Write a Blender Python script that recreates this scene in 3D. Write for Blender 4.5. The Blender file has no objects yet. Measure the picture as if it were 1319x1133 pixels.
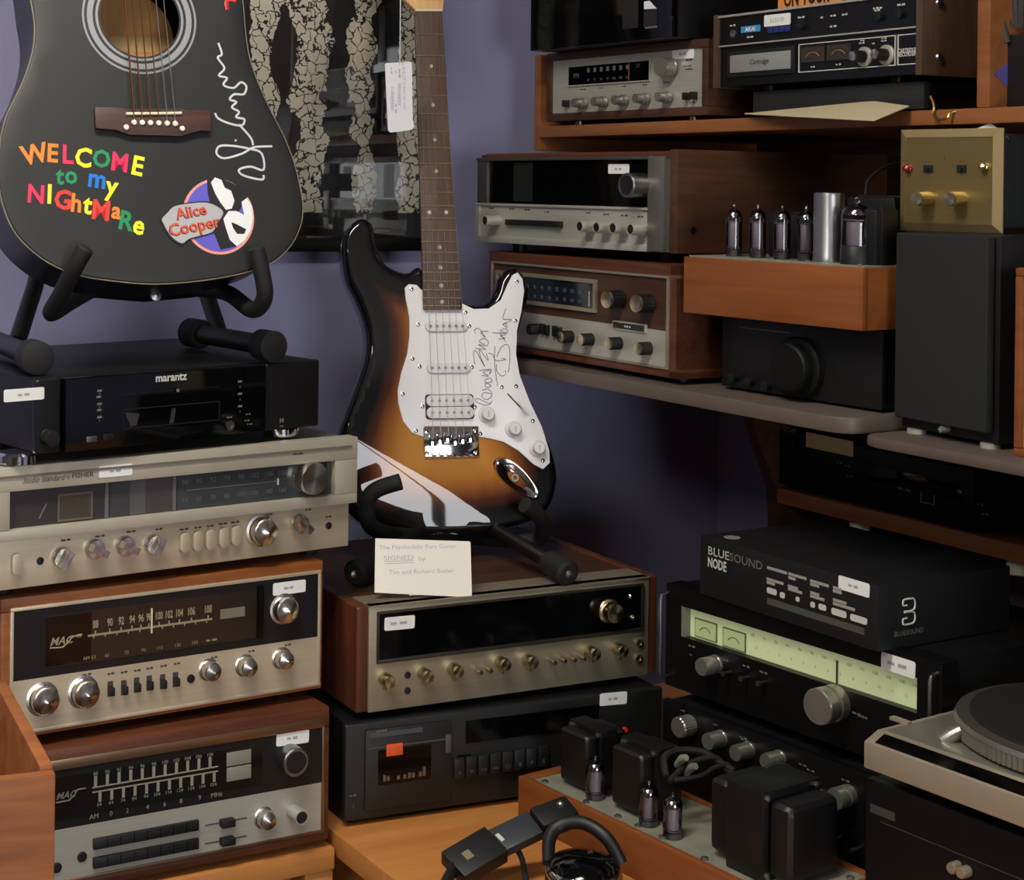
import bpy, bmesh, math, random
from mathutils import Vector, Matrix
from mathutils.geometry import delaunay_2d_cdt
random.seed(7)
S = bpy.context.scene
COL = S.collection

# ---------------------------------------------------------------- camera
F, CX, CY, ROLL = 2101.82, 411.61, 235.53, 0.01227   # pixels of a 1319 x 1133 frame (the photo is a crop)
CAMZ = 1.53
cd = bpy.data.cameras.new('camera')
cam = bpy.data.objects.new('camera', cd); COL.objects.link(cam)
cd.sensor_fit = 'HORIZONTAL'; cd.sensor_width = 36.0
cd.lens = 36.0 * F / 1319.0
cd.shift_x = (659.5 - CX) / 1319.0
cd.shift_y = (CY - 566.5) / 1319.0
cd.clip_start = 0.05
cam.matrix_world = Matrix.Translation((0, 0, CAMZ)) @ Matrix.Rotation(math.pi/2, 4, 'X') @ Matrix.Rotation(ROLL, 4, 'Z')
S.camera = cam

# ---------------------------------------------------------------- light and exposure
w = bpy.data.worlds.new('world'); S.world = w; w.use_nodes = True
w.node_tree.nodes['Background'].inputs[0].default_value = (0.9, 0.85, 0.8, 1)
w.node_tree.nodes['Background'].inputs[1].default_value = 0.02
S.view_settings.view_transform = 'Standard'
S.view_settings.look = 'None'
S.view_settings.gamma = 1.0
S.view_settings.use_curve_mapping = False
S.view_settings.exposure = -0.05
ASSUMED_LAMP = 38.0                # strength of the assumed ceiling fixtures
# assumed ceiling fixtures, out of view: centre x, y, size x, size y, strength factor
ASSUMED_FIXTURES = [(-0.40, 1.05, 1.2, 0.30, 1.0), (-1.1, -1.0, 1.2, 0.30, 1.0)]
ASSUMED_WINDOW = 11.0               # glow of an assumed window behind the viewer, added for the guitar streak
CEIL = 2.72

# ---------------------------------------------------------------- helpers
def ray(px, py):
    dx, dy = px - CX, py - CY
    c, s = math.cos(ROLL), math.sin(ROLL)
    return Vector(((dx*c + dy*s)/F, 1.0, -(-dx*s + dy*c)/F))
EYE = Vector((0, 0, CAMZ))
def atY(px, py, Y): return EYE + ray(px, py) * Y
def atZ(px, py, z):
    d = ray(px, py); return EYE + d * ((z - CAMZ) / d.z)
def hit(px, py, P, N):
    d = ray(px, py); return EYE + d * ((P - EYE).dot(N) / d.dot(N))

def lin(c):
    c /= 255.0
    return c/12.92 if c <= 0.04045 else ((c + 0.055)/1.055) ** 2.4
def rgb(r, g, b): return (lin(r), lin(g), lin(b), 1.0)

MATS = {}
def mat(name, col, rough=0.5, metal=0.0, coat=0.0, var=0.0, vscale=20.0, bump=0.0, bscale=200.0, stretch=(1, 1, 1), aniso=0.0, radial=None, emit=None, spec=0.5, crough=0.05):
    if name in MATS: return MATS[name]
    m = bpy.data.materials.new(name); m.use_nodes = True
    nt = m.node_tree; b = nt.nodes['Principled BSDF']
    b.inputs['Base Color'].default_value = col
    b.inputs['Roughness'].default_value = rough
    b.inputs['Metallic'].default_value = metal
    b.inputs['Specular IOR Level'].default_value = spec
    b.inputs['Coat Weight'].default_value = coat
    b.inputs['Coat Roughness'].default_value = crough
    if emit:
        b.inputs['Emission Color'].default_value = emit[0]; b.inputs['Emission Strength'].default_value = emit[1]
    if var or bump:
        tc = nt.nodes.new('ShaderNodeTexCoord'); mp = nt.nodes.new('ShaderNodeMapping')
        nt.links.new(tc.outputs['Object'], mp.inputs[0]); mp.inputs['Scale'].default_value = stretch
    if var:
        n = nt.nodes.new('ShaderNodeTexNoise'); n.inputs['Scale'].default_value = vscale; n.inputs['Detail'].default_value = 4
        nt.links.new(mp.outputs[0], n.inputs[0])
        r = nt.nodes.new('ShaderNodeValToRGB')
        r.color_ramp.elements[0].position = 0.3; r.color_ramp.elements[1].position = 0.7
        r.color_ramp.elements[0].color = tuple(c*(1-var) for c in col[:3]) + (1,)
        r.color_ramp.elements[1].color = tuple(min(1, c*(1+var)) for c in col[:3]) + (1,)
        nt.links.new(n.outputs[0], r.inputs[0]); nt.links.new(r.outputs[0], b.inputs['Base Color'])
    if bump:
        n2 = nt.nodes.new('ShaderNodeTexNoise'); n2.inputs['Scale'].default_value = bscale; n2.inputs['Detail'].default_value = 3
        nt.links.new(mp.outputs[0], n2.inputs[0])
        bp = nt.nodes.new('ShaderNodeBump'); bp.inputs['Strength'].default_value = bump; bp.inputs['Distance'].default_value = 0.001
        nt.links.new(n2.outputs[0], bp.inputs['Height']); nt.links.new(bp.outputs[0], b.inputs['Normal'])
    if aniso:
        b.inputs['Anisotropic'].default_value = aniso
        if radial:
            t = nt.nodes.new('ShaderNodeTangent'); t.direction_type = 'RADIAL'; t.axis = radial
            nt.links.new(t.outputs[0], b.inputs['Tangent'])
    MATS[name] = m; return m

def wood(name, c1, c2, rough=0.45, scale=6.0, axis=0, coat=0.0, spec=0.4):
    """grain running along the object axis given"""
    if name in MATS: return MATS[name]
    m = bpy.data.materials.new(name); m.use_nodes = True
    nt = m.node_tree; b = nt.nodes['Principled BSDF']
    tc = nt.nodes.new('ShaderNodeTexCoord'); mp = nt.nodes.new('ShaderNodeMapping')
    nt.links.new(tc.outputs['Object'], mp.inputs[0])
    sc = [9.0, 9.0, 9.0]; sc[axis] = 0.8
    mp.inputs['Scale'].default_value = sc
    n = nt.nodes.new('ShaderNodeTexNoise'); n.inputs['Scale'].default_value = scale; n.inputs['Detail'].default_value = 8
    n.inputs['Roughness'].default_value = 0.65; n.inputs['Distortion'].default_value = 0.6
    nt.links.new(mp.outputs[0], n.inputs[0])
    r = nt.nodes.new('ShaderNodeValToRGB')
    r.color_ramp.elements[0].position = 0.32; r.color_ramp.elements[1].position = 0.68
    r.color_ramp.elements[0].color = c1; r.color_ramp.elements[1].color = c2
    nt.links.new(n.outputs[0], r.inputs[0]); nt.links.new(r.outputs[0], b.inputs['Base Color'])
    b.inputs['Roughness'].default_value = rough; b.inputs['Specular IOR Level'].default_value = spec
    b.inputs['Coat Weight'].default_value = coat
    bp = nt.nodes.new('ShaderNodeBump'); bp.inputs['Strength'].default_value = 0.15; bp.inputs['Distance'].default_value = 0.0006
    nt.links.new(n.outputs[0], bp.inputs['Height']); nt.links.new(bp.outputs[0], b.inputs['Normal'])
    MATS[name] = m; return m

def glass(name, tint=(1, 1, 1, 1), rough=0.02, amount=1.0, ior=1.5):
    """thin clear pane or envelope: transparent with a Fresnel reflection"""
    if name in MATS: return MATS[name]
    m = bpy.data.materials.new(name); m.use_nodes = True
    nt = m.node_tree; nt.nodes.remove(nt.nodes['Principled BSDF'])
    out = nt.nodes['Material Output']
    tr = nt.nodes.new('ShaderNodeBsdfTransparent'); tr.inputs[0].default_value = tint
    gl = nt.nodes.new('ShaderNodeBsdfGlossy'); gl.inputs['Roughness'].default_value = rough
    gl.inputs[0].default_value = (amount, amount, amount, 1)
    lw = nt.nodes.new('ShaderNodeFresnel'); lw.inputs[0].default_value = ior
    mx = nt.nodes.new('ShaderNodeMixShader')
    nt.links.new(lw.outputs[0], mx.inputs[0]); nt.links.new(tr.outputs[0], mx.inputs[1]); nt.links.new(gl.outputs[0], mx.inputs[2])
    nt.links.new(mx.outputs[0], out.inputs[0])
    MATS[name] = m; return m

def smooth_path(pts, sub=6):
    pts = [Vector(p) for p in pts]; out = []
    for i in range(len(pts)-1):
        p0 = pts[max(i-1, 0)]; p1 = pts[i]; p2 = pts[i+1]; p3 = pts[min(i+2, len(pts)-1)]
        for k in range(sub):
            t = k/sub
            out.append(0.5*((2*p1) + (p2-p0)*t + (2*p0-5*p1+4*p2-p3)*t*t + (3*p1-p0-3*p2+p3)*t**3))
    out.append(pts[-1]); return out
def smooth_loop(pts, sub=4):
    pts = [Vector(p) for p in pts]; n = len(pts); out = []
    for i in range(n):
        p0, p1, p2, p3 = pts[i-1], pts[i], pts[(i+1) % n], pts[(i+2) % n]
        for k in range(sub):
            t = k/sub
            out.append(0.5*((2*p1) + (p2-p0)*t + (2*p0-5*p1+4*p2-p3)*t*t + (3*p1-p0-3*p2+p3)*t**3))
    return out
def rrect(x0, x1, z0, z1, r, n=4):
    out = []
    for cx, cz, a in ((x1-r, z0+r, -90), (x1-r, z1-r, 0), (x0+r, z1-r, 90), (x0+r, z0+r, 180)):
        for k in range(n+1):
            t = math.radians(a + 90*k/n); out.append((cx + r*math.cos(t), cz + r*math.sin(t)))
    return out

TXT = {}
def text_mesh(s, bold):
    key = (s, bold)
    if key not in TXT:
        cu = bpy.data.curves.new('t', 'FONT'); cu.body = s; cu.size = 1.0; cu.resolution_u = 2; cu.offset = bold
        o = bpy.data.objects.new('t', cu)
        me = bpy.data.meshes.new_from_object(o)
        vs = [v.co.copy() for v in me.vertices]; fs = [tuple(p.vertices) for p in me.polygons]
        bpy.data.objects.remove(o); bpy.data.curves.remove(cu); bpy.data.meshes.remove(me)
        x0 = min((v.x for v in vs), default=0); x1 = max((v.x for v in vs), default=1)
        TXT[key] = (vs, fs, x0, x1)
    return TXT[key]

STUFF = {'lettering', 'display_marks', 'button_marks', 'dial_scale', 'dial_numbers', 'handwriting', 'maker_lettering', 'model_lettering', 'button_gap', 'tape_heads', 'printed_text', 'barcode', 'signature', 'strings', 'key_mark'}
BLUR = {'MODE', 'TAPE 1', 'VOLUME', 'MONO', 'BASS', 'TREBLE', 'BALANCE', 'TONE', 'LEVEL', 'TRACK', 'TRADER', 'V  SCOTT', 'MODEL 300', 'STEREO TUNER', 'N  RECEIVER', 'RECEIVER  RS2010', 'SELECTOR', 'POWER', 'ON', 'NOISE', 'MUTING', 'TUNING', 'FM STEREO', 'PHONES', 'SACD', 'TAPE MON', 'LOUDNESS', 'HI LO', 'CASSETTE DECK', 'CD R/RW', 'PRESET', 'FF', 'PLAY', 'STOP', 'START', 'CONTINUOUS', 'CR-81D', 'LEFT', 'RIGHT', 'REC', '1900', 'ICS', 'Model', 'BSB  037', '$199.99', 'KHZ x10', '$450.00', '$275.00', '$1200.00', '$995.00', '$550.00', '$175.00', '$495.00', '$350.00', '$225.00'}
class MB:
    """collects shapes and links them as one mesh object"""
    def __init__(self): self.v = []; self.f = []
    def add(self, vs, fs):
        o = len(self.v); self.v += [tuple(v) for v in vs]; self.f += [tuple(i+o for i in f) for f in fs]; return self
    def box(self, x0, x1, y0, y1, z0, z1):
        return self.add([(x, y, z) for x in (x0, x1) for y in (y0, y1) for z in (z0, z1)],
                        [(0, 1, 3, 2), (4, 6, 7, 5), (0, 4, 5, 1), (2, 3, 7, 6), (0, 2, 6, 4), (1, 5, 7, 3)])
    def obox(self, M, x0, x1, y0, y1, z0, z1):
        o = len(self.v); self.box(x0, x1, y0, y1, z0, z1)
        for i in range(o, len(self.v)): self.v[i] = tuple(M @ Vector(self.v[i]))
        return self
    def prism(self, poly, y0, y1):
        """poly in (x, z), extruded along y"""
        a = sum(poly[i-1][0]*poly[i][1] - poly[i][0]*poly[i-1][1] for i in range(len(poly)))
        if a < 0: poly = list(reversed(poly))
        n = len(poly); vs = [(p[0], y0, p[1]) for p in poly] + [(p[0], y1, p[1]) for p in poly]
        fs = [tuple(range(n)), tuple(range(2*n-1, n-1, -1))] + [(i, i+n, (i+1) % n + n, (i+1) % n) for i in range(n)]
        return self.add(vs, fs)
    def frame(self, x0, x1, z0, z1, t, y0, y1, tb=None, tt=None):
        tb = t if tb is None else tb; tt = t if tt is None else tt
        self.box(x0, x1, y0, y1, z1-tt, z1); self.box(x0, x1, y0, y1, z0, z0+tb)
        self.box(x0, x0+t, y0, y1, z0+tb, z1-tt); return self.box(x1-t, x1, y0, y1, z0+tb, z1-tt)
    def lathe(self, prof, n=28, c=(0, 0, 0), axis='y', ridge=0.0):
        """prof: (radius, height); height runs to -y for axis y (out of a front), +z for axis z"""
        vs = []; fs = []; m = len(prof)
        for k in range(n):
            a = 2*math.pi*k/n
            for j, (r, h) in enumerate(prof):
                rr = r*(1 - (ridge if k % 2 else 0))
                if axis == 'y': vs.append((c[0]+rr*math.cos(a), c[1]-h, c[2]+rr*math.sin(a)))
                elif axis == 'x': vs.append((c[0]+h, c[1]+rr*math.cos(a), c[2]+rr*math.sin(a)))
                else: vs.append((c[0]+rr*math.cos(a), c[1]+rr*math.sin(a), c[2]+h))
        for k in range(n):
            q = (k+1) % n
            for j in range(m-1):
                fs.append((k*m+j, q*m+j, q*m+j+1, k*m+j+1))
        if prof[0][0] > 1e-6: fs.append(tuple(k*m for k in range(n-1, -1, -1)))
        if prof[-1][0] > 1e-6: fs.append(tuple(k*m+m-1 for k in range(n)))
        return self.add(vs, fs)
    def cyl(self, r, h, n=24, c=(0, 0, 0), axis='y'): return self.lathe([(r, 0), (r, h)], n, c, axis)
    def tube(self, pts, r, n=8, closed=False, flat=None):
        pts = [Vector(p) for p in pts]; m = len(pts)
        if not hasattr(r, '__len__'): r = [r]*m
        vs = []; fs = []; up = None
        for i, p in enumerate(pts):
            if closed: d = pts[(i+1) % m] - pts[i-1]
            else: d = pts[min(i+1, m-1)] - pts[max(i-1, 0)]
            if d.length < 1e-9: d = Vector((0, 0, 1))
            d.normalize()
            if up is None:
                up = Vector((0, 1, 0)) if abs(d.y) < 0.9 else Vector((1, 0, 0))
            s = d.cross(up).normalized(); up = s.cross(d).normalized()
            for k in range(n):
                a = 2*math.pi*k/n
                vs.append(p + s*math.cos(a)*r[i] + up*math.sin(a)*r[i]*(flat if flat else 1))
        for i in range(m if closed else m-1):
            j = (i+1) % m
            for k in range(n):
                q = (k+1) % n; fs.append((i*n+k, i*n+q, j*n+q, j*n+k))
        if not closed:
            fs.append(tuple(range(n-1, -1, -1))); fs.append(tuple((m-1)*n+k for k in range(n)))
        return self.add(vs, fs)
    def text(self, s, x, z, size, align='C', y=-0.0005, rot=0.0, bold=0.0, sx=1.0, shear=0.0):
        if s in BLUR:                      # print too small to read in the photograph: short strokes
            c, sn = math.cos(rot), math.sin(rot); w_ = min(len(s)*.42*size*sx, .016 if size < .009 else 1); n = max(2, len(s)//3); p = -w_/2
            for k in range(n):
                q = w_/n*(.62 + .3*((k*7 + len(s)*3) % 5)/5)
                cs = [(p, -size*.2), (p+q, -size*.2), (p+q, size*(.12+.1*(k % 2))), (p, size*.2)]
                self.add([(x+u*c-v*sn, y, z+u*sn+v*c) for u, v in cs], [(0, 1, 2, 3)]); p += w_/n
            return self
        vs, fs, x0, x1 = text_mesh(s, bold)
        off = {'C': (x0+x1)/2, 'L': x0, 'R': x1}[align]
        c, sn = math.cos(rot), math.sin(rot); out = []
        for v in vs:
            a = (v.x - off)*size*sx + v.y*size*shear; b = (v.y - 0.35)*size
            out.append((x + a*c - b*sn, y, z + a*sn + b*c))
        return self.add(out, fs)
    def build(self, name, m, parent=None, bevel=0.0, seg=2, label=None, loc=None, angle=35, kind=None):
        me = bpy.data.meshes.new(name)
        me.from_pydata(self.v, [], self.f); me.update()
        finish(me, bevel, seg, angle)
        return link(name, me, m, parent, label, loc, kind)
def finish(me, bevel=0.0, seg=2, angle=35):
    bm = bmesh.new(); bm.from_mesh(me)
    bmesh.ops.recalc_face_normals(bm, faces=bm.faces)
    if bevel > 0:
        es = [e for e in bm.edges if len(e.link_faces) == 2 and e.calc_face_angle(0) > math.radians(40)]
        bmesh.ops.bevel(bm, geom=es, offset=bevel, segments=seg, affect='EDGES', profile=0.6, clamp_overlap=True)
    bm.to_mesh(me); bm.free()
    me.polygons.foreach_set('use_smooth', [True]*len(me.polygons))
    me.set_sharp_from_angle(angle=math.radians(angle)); me.update()
def link(name, me, m, parent=None, label=None, loc=None, kind=None):
    o = bpy.data.objects.new(name, me); COL.objects.link(o)
    if m and not me.materials: me.materials.append(m)
    if parent is not None: o.parent = parent.root if isinstance(parent, T) else parent
    if loc is not None: o.location = loc
    if label: o['label'] = label
    if kind: o['kind'] = kind
    elif name in STUFF: o['kind'] = 'stuff'
    return o
def tag(o, label, cat, group=None):
    o['label'] = label; o['category'] = cat
    if group: o['group'] = group
    return o

def fit(b, t, s, px0, px1, py, h, y=0.0, lift=.0005, bold=0.0, shear=0.0, py1=None):
    """lettering set between two photo columns"""
    p = t.at(px0, py, y); q = t.at(px1, py if py1 is None else py1, y); _, _, a0, a1 = text_mesh(s, bold)
    b.text(s, (p[0]+q[0])/2, (p[1]+q[1])/2, h, y=y-lift, sx=abs(q[0]-p[0])/((a1-a0)*h), bold=bold, shear=shear)

class T:
    """a thing: an Empty at its base; local x along its front, y to its back, z up"""
    def __init__(self, name, label, cat, loc, yaw=0.0, group=None, M=None):
        self.root = bpy.data.objects.new(name, None); COL.objects.link(self.root)
        self.root.empty_display_size = 0.05
        self.M = M if M is not None else Matrix.Translation(loc) @ Matrix.Rotation(math.radians(yaw), 4, 'Z')
        self.root.matrix_world = self.M
        self.inv = self.M.inverted()
        tag(self.root, label, cat, group)
    def at(self, px, py, y=0.0):
        """where the sight line of a photo pixel meets the plane local y = const"""
        N = (self.M.to_3x3() @ Vector((0, 1, 0))); P = self.M @ Vector((0, y, 0))
        q = self.inv @ hit(px, py, P, N); return q.x, q.z
    def atz(self, px, py, z):
        N = (self.M.to_3x3() @ Vector((0, 0, 1))); P = self.M @ Vector((0, 0, z))
        q = self.inv @ hit(px, py, P, N); return q.x, q.y
    def atx(self, px, py, x):
        N = (self.M.to_3x3() @ Vector((1, 0, 0))); P = self.M @ Vector((x, 0, 0))
        q = self.inv @ hit(px, py, P, N); return q.y, q.z
    def rect(self, px0, py0, px1, py1, y=0.0):
        a = self.at(px0, py0, y); b = self.at(px1, py1, y)
        return min(a[0], b[0]), max(a[0], b[0]), min(a[1], b[1]), max(a[1], b[1])

# ---------------------------------------------------------------- materials
M_black = mat('black_satin_metal', rgb(12, 12, 13), 0.42, var=0.15, vscale=40, bump=0.08, bscale=900)
M_blackp = mat('black_plastic', rgb(11, 11, 12), 0.5)
M_gloss = mat('black_smoked_glass', rgb(6, 6, 7), 0.08, spec=0.4)
M_dull = mat('black_matt_panel', rgb(18, 18, 19), 0.6, bump=0.1, bscale=600)
M_rub = mat('black_foam_rubber', rgb(12, 12, 12), 0.75, bump=0.4, bscale=700)
M_champ = mat('champagne_brushed_aluminium', rgb(196, 182, 158), 0.40, 0.45, var=0.05, vscale=60, bump=0.06, bscale=300, stretch=(0.05, 1, 6))
M_silver = mat('silver_brushed_aluminium', rgb(180, 178, 166), 0.40, 0.45, var=0.05, vscale=60, bump=0.06, bscale=300, stretch=(0.05, 1, 6))
M_dim = mat('grey_brushed_aluminium', rgb(150, 140, 120), 0.38, 0.5, var=0.06, vscale=60, bump=0.06, bscale=300, stretch=(0.05, 1, 6))
M_bezel = mat('painted_silver_bezel', rgb(172, 165, 148), 0.45, 0.25, var=0.04, vscale=30)
M_knob = mat('spun_aluminium', rgb(205, 202, 195), 0.24, 1.0, aniso=0.75, radial='Y')
M_kbrass = mat('pale_gold_aluminium', rgb(200, 188, 150), 0.26, 1.0, aniso=0.7, radial='Y')
M_alu = mat('satin_aluminium_knob', rgb(168, 166, 158), 0.28, 0.8)
M_chrome = mat('chrome', rgb(210, 210, 212), 0.08, 1.0)
M_steel = mat('dull_steel', rgb(150, 150, 150), 0.35, 1.0)
M_white = mat('white_paper', rgb(225, 224, 220), 0.75)
M_stick = mat('white_price_sticker', rgb(228, 228, 226), 0.6)
M_ink = mat('grey_pen_ink', rgb(158, 160, 166), 0.7)
M_print = mat('dark_printed_lettering', rgb(60, 55, 48), 0.6)
M_pale = mat('pale_printed_lettering', rgb(190, 190, 182), 0.6)
M_palegrey = mat('grey_printed_lettering', rgb(105, 105, 100), 0.6)
M_dial = mat('dial_cream_print', rgb(150, 138, 108), 0.55)
M_walnut = wood('walnut_veneer', rgb(70, 36, 22), rgb(104, 58, 36), 0.42)
M_walnut_z = wood('walnut_veneer_upright', rgb(66, 34, 21), rgb(100, 55, 34), 0.42, axis=2)
M_teak = wood('teak_veneer', rgb(112, 62, 28), rgb(150, 90, 46), 0.45)
M_dark = wood('dark_brown_wood', rgb(50, 30, 19), rgb(78, 48, 31), 0.5)
M_dark_y = wood('dark_brown_wood_side', rgb(58, 35, 22), rgb(86, 54, 34), 0.5, axis=1)
M_orange = wood('orange_stained_wood', rgb(112, 60, 28), rgb(138, 80, 40), 0.4, scale=4)
M_orange_y = wood('orange_stained_shelf', rgb(120, 72, 38), rgb(146, 92, 52), 0.42, scale=4, axis=0)
M_table = wood('honey_wood_top', rgb(176, 112, 56), rgb(198, 136, 76), 0.36, scale=3, axis=0)
M_crate = wood('reddish_pine_board', rgb(124, 70, 36), rgb(160, 98, 54), 0.5, scale=4, axis=0)

# ---------------------------------------------------------------- small builders shared by the hi-fi units
KN = {}
def knob(t, px, py, r, L, style='spun', m=None, name='knob', rot=0.0):
    """cap centre at the photo pixel; r radius, L length in metres"""
    m = m or M_knob
    x, z = t.at(px, py, -L)
    key = (style, round(r, 5), round(L, 5), m.name)
    if key not in KN:
        b = MB()
        if style == 'spun':   b.lathe([(r*1.04, 0), (r*1.04, L*.12), (r, L*.14), (r, L*.9), (r*.94, L), (0, L*1.0)], 36)
        elif style == 'cone': b.lathe([(r*1.18, 0), (r*1.18, L*.12), (r, L*.16), (r*.96, L*.7), (r*.86, L*.78), (0, L*1.0)], 36)
        elif style == 'knurl':b.lathe([(r*1.02, 0), (r*1.02, L*.1), (r, L*.12), (r, L*.92), (r*.9, L), (0, L)], 48, ridge=0.045)
        elif style == 'step': b.lathe([(r*1.25, 0), (r*1.25, L*.35), (r*1.18, L*.4), (r, L*.42), (r, L*.92), (r*.92, L), (0, L)], 36)
        elif style == 'cup':  b.lathe([(r, 0), (r, L*.95), (r*.93, L), (r*.8, L), (r*.78, L*.93), (0, L*.93)], 36)
        elif style == 'bar':
            b.lathe([(r, 0), (r, L*.3), (r*.92, L*.38), (0, L*.4)], 30)
            b.obox(Matrix.Rotation(math.radians(35), 4, 'Y'), -r*.92, r*.92, -L, -L*.3, -r*.36, r*.36)
        elif style == 'groove': b.lathe([(r, 0), (r, L*.35), (r*.8, L*.38), (r*.8, L*.5), (r, L*.53), (r, L*.95), (r*.95, L), (0, L)], 40)
        me = bpy.data.meshes.new(name); me.from_pydata(b.v, [], b.f); finish(me, 0, 2, 30); KN[key] = me
    o = link(name, KN[key], m, t, loc=(x, 0, z))
    if rot: o.rotation_euler = (0, rot, 0)
    if style == 'cup':
        k2 = ('cap',) + key
        if k2 not in KN:
            b = MB().lathe([(r*.8, 0), (r*.8, .001), (0, .001)], 30)
            me = bpy.data.meshes.new('knob_cap'); me.from_pydata(b.v, [], b.f); finish(me); KN[k2] = me
        link('knob_cap', KN[k2], M_blackp, o, loc=(0, -L*.93, 0))
    return o

def sticker(t, px, py, wpx, hpx, s='$250.00', y=0.0, tilt=0.0):
    a = t.at(px - wpx/2, py, y); b = t.at(px + wpx/2, py, y); c = t.at(px, py - hpx/2, y); d = t.at(px, py + hpx/2, y)
    W = abs(b[0]-a[0])/2; H = abs(c[1]-d[1])/2; x, z = t.at(px, py, y)
    p = rrect(-W, W, -H, H, H*.3)
    ct, st = math.cos(tilt), math.sin(tilt)
    p = [(x + u*ct - v*st, z + u*st + v*ct) for u, v in p]
    o = MB().prism(p, y-.0004, y).build('price_sticker', M_stick, t, label='white rounded price sticker')
    MB().text(s, x, z, H*1.05, y=y-.0006, rot=tilt, sx=min(1.0, W*1.5/(H*1.05*3.6))).build('handwriting', M_ink, o)
    return o
def feet(t, W, D, h=0.012, r=0.014, m=None, ins=0.04):
    for x in (ins, W-ins):
        for y in (ins, D-ins):
            MB().lathe([(r*.9, 0), (r, h*.4), (r, h)], 20, (x, y, -h), 'z').build('foot', m or M_blackp, t)
def holes(t, pts, r, m=None, name='socket', y=0.0):
    for px, py in pts:
        x, z = t.at(px, py, y)
        o = MB().lathe([(r*1.5, 0), (r*1.5, .0012), (r*1.05, .0016), (r, .0004), (0, .0004)], 18, (x, y, z)).build(name, m or M_blackp, t)
def put(name, label, cat, p, s=1.0, group=None):
    """p: x, y, z (mm from the eye), yaw, W, H, D"""
    x, y, z, yaw, W, H, D = p
    t = T(name, label, cat, (x*s/1000, y*s/1000, z*s/1000 + CAMZ), yaw, group)
    t.W, t.H, t.D = W*s/1000, H*s/1000, D*s/1000
    return t

# ================================================================ the room
M_wall = mat('lavender_wall_paint', rgb(146, 145, 180), 0.75, var=0.03, vscale=3, bump=0.15, bscale=260, spec=0.25)
M_plain = mat('dark_beige_wall_paint', rgb(92, 86, 80), 0.8, var=0.03, vscale=3)
M_ceil = mat('dull_ceiling_tiles', rgb(150, 145, 138), 0.85, var=0.04, vscale=6)
M_floor = mat('brown_carpet', rgb(86, 70, 58), 0.95, var=0.25, vscale=60, bump=0.4, bscale=400)
A25 = Matrix.Rotation(math.radians(25), 4, 'Z')
R28 = Matrix.Rotation(math.radians(-62), 4, 'Z')     # local x along the rack front, local y away to the right wall
def struct(name, b, m, **k):
    o = b.build(name, m, **k); o['kind'] = 'structure'; return o
WN = 2.44                                            # distance of the back wall along its normal
struct('wall_back', MB().obox(A25, -2.7, 2.2, WN, WN+.1, 0, CEIL), M_wall)
struct('wall_right', MB().obox(R28, -2.6, 3.4, 2.09, 2.19, 0, CEIL), M_wall)
struct('wall_left', MB().obox(A25, -2.7, -2.6, -3.0, WN, 0, CEIL), M_plain)
struct('wall_front', MB().obox(A25, -2.7, 3.2, -3.1, -3.0, 0, CEIL), M_plain)
struct('floor', MB().obox(A25, -2.7, 3.6, -3.1, WN+.1, -.1, 0), M_floor)
struct('ceiling', MB().obox(A25, -2.7, 3.6, -3.1, WN+.1, CEIL, CEIL+.1), M_ceil)
M_day = mat('daylit_window_pane', rgb(225, 228, 232), .3, emit=(rgb(245, 247, 250), ASSUMED_WINDOW))  # glowing pane of the assumed window
M_sash = mat('dark_window_frame', rgb(60, 58, 56), .5)
wa0, wa1, wz0, wz1 = -.25, 1.05, .55, 2.05
wf = struct('window_1', MB().obox(A25, wa0-.06, wa1+.06, -3.0, -2.955, wz0-.06, wz0).obox(A25, wa0-.06, wa1+.06, -3.0, -2.955, wz1, wz1+.06).obox(A25, wa0-.06, wa0, -3.0, -2.955, wz0, wz1).obox(A25, wa1, wa1+.06, -3.0, -2.955, wz0, wz1).obox(A25, (wa0+wa1)/2-.03, (wa0+wa1)/2+.03, -3.0, -2.96, wz0, wz1), M_sash)  # assumed window, never in view, added so the guitar body reflects a streak
for p0, p1 in ((wa0, (wa0+wa1)/2-.03), ((wa0+wa1)/2+.03, wa1)):
    MB().obox(A25, p0, p1, -2.995, -2.985, wz0, wz1).build('pane', M_day, wf)
M_lampf = mat('white_enamel', rgb(220, 220, 215), 0.4)
for i, (fx, fy, sx, sy, k) in enumerate(ASSUMED_FIXTURES):  # fittings assumed from how the scene is lit, none in view
    t = T('ceiling_light', ['long fluorescent fitting on the ceiling over the guitars', 'long fluorescent fitting on the ceiling behind the viewer', 'fluorescent fitting on the ceiling by the side wall'][i], 'ceiling light', (fx, fy, CEIL), 25)
    b = MB()
    for x0, x1, y0, y1 in ((-sx/2-.02, sx/2+.02, -sy/2-.02, -sy/2), (-sx/2-.02, sx/2+.02, sy/2, sy/2+.02), (-sx/2-.02, -sx/2, -sy/2, sy/2), (sx/2, sx/2+.02, -sy/2, sy/2)):
        b.box(x0, x1, y0, y1, -.06, 0)
    b.build('frame', M_lampf, t)
    MB().box(-sx/2, sx/2, -sy/2, sy/2, -.05, -.03).build('diffuser', mat('lamp_diffuser_%d' % i, (1, 1, 1, 1), 0.5, emit=((1.0, 0.94, 0.85, 1), ASSUMED_LAMP*k)), t)

# ================================================================ left stack
G_stack = 'stereo units stacked below the black acoustic guitar'
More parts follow.
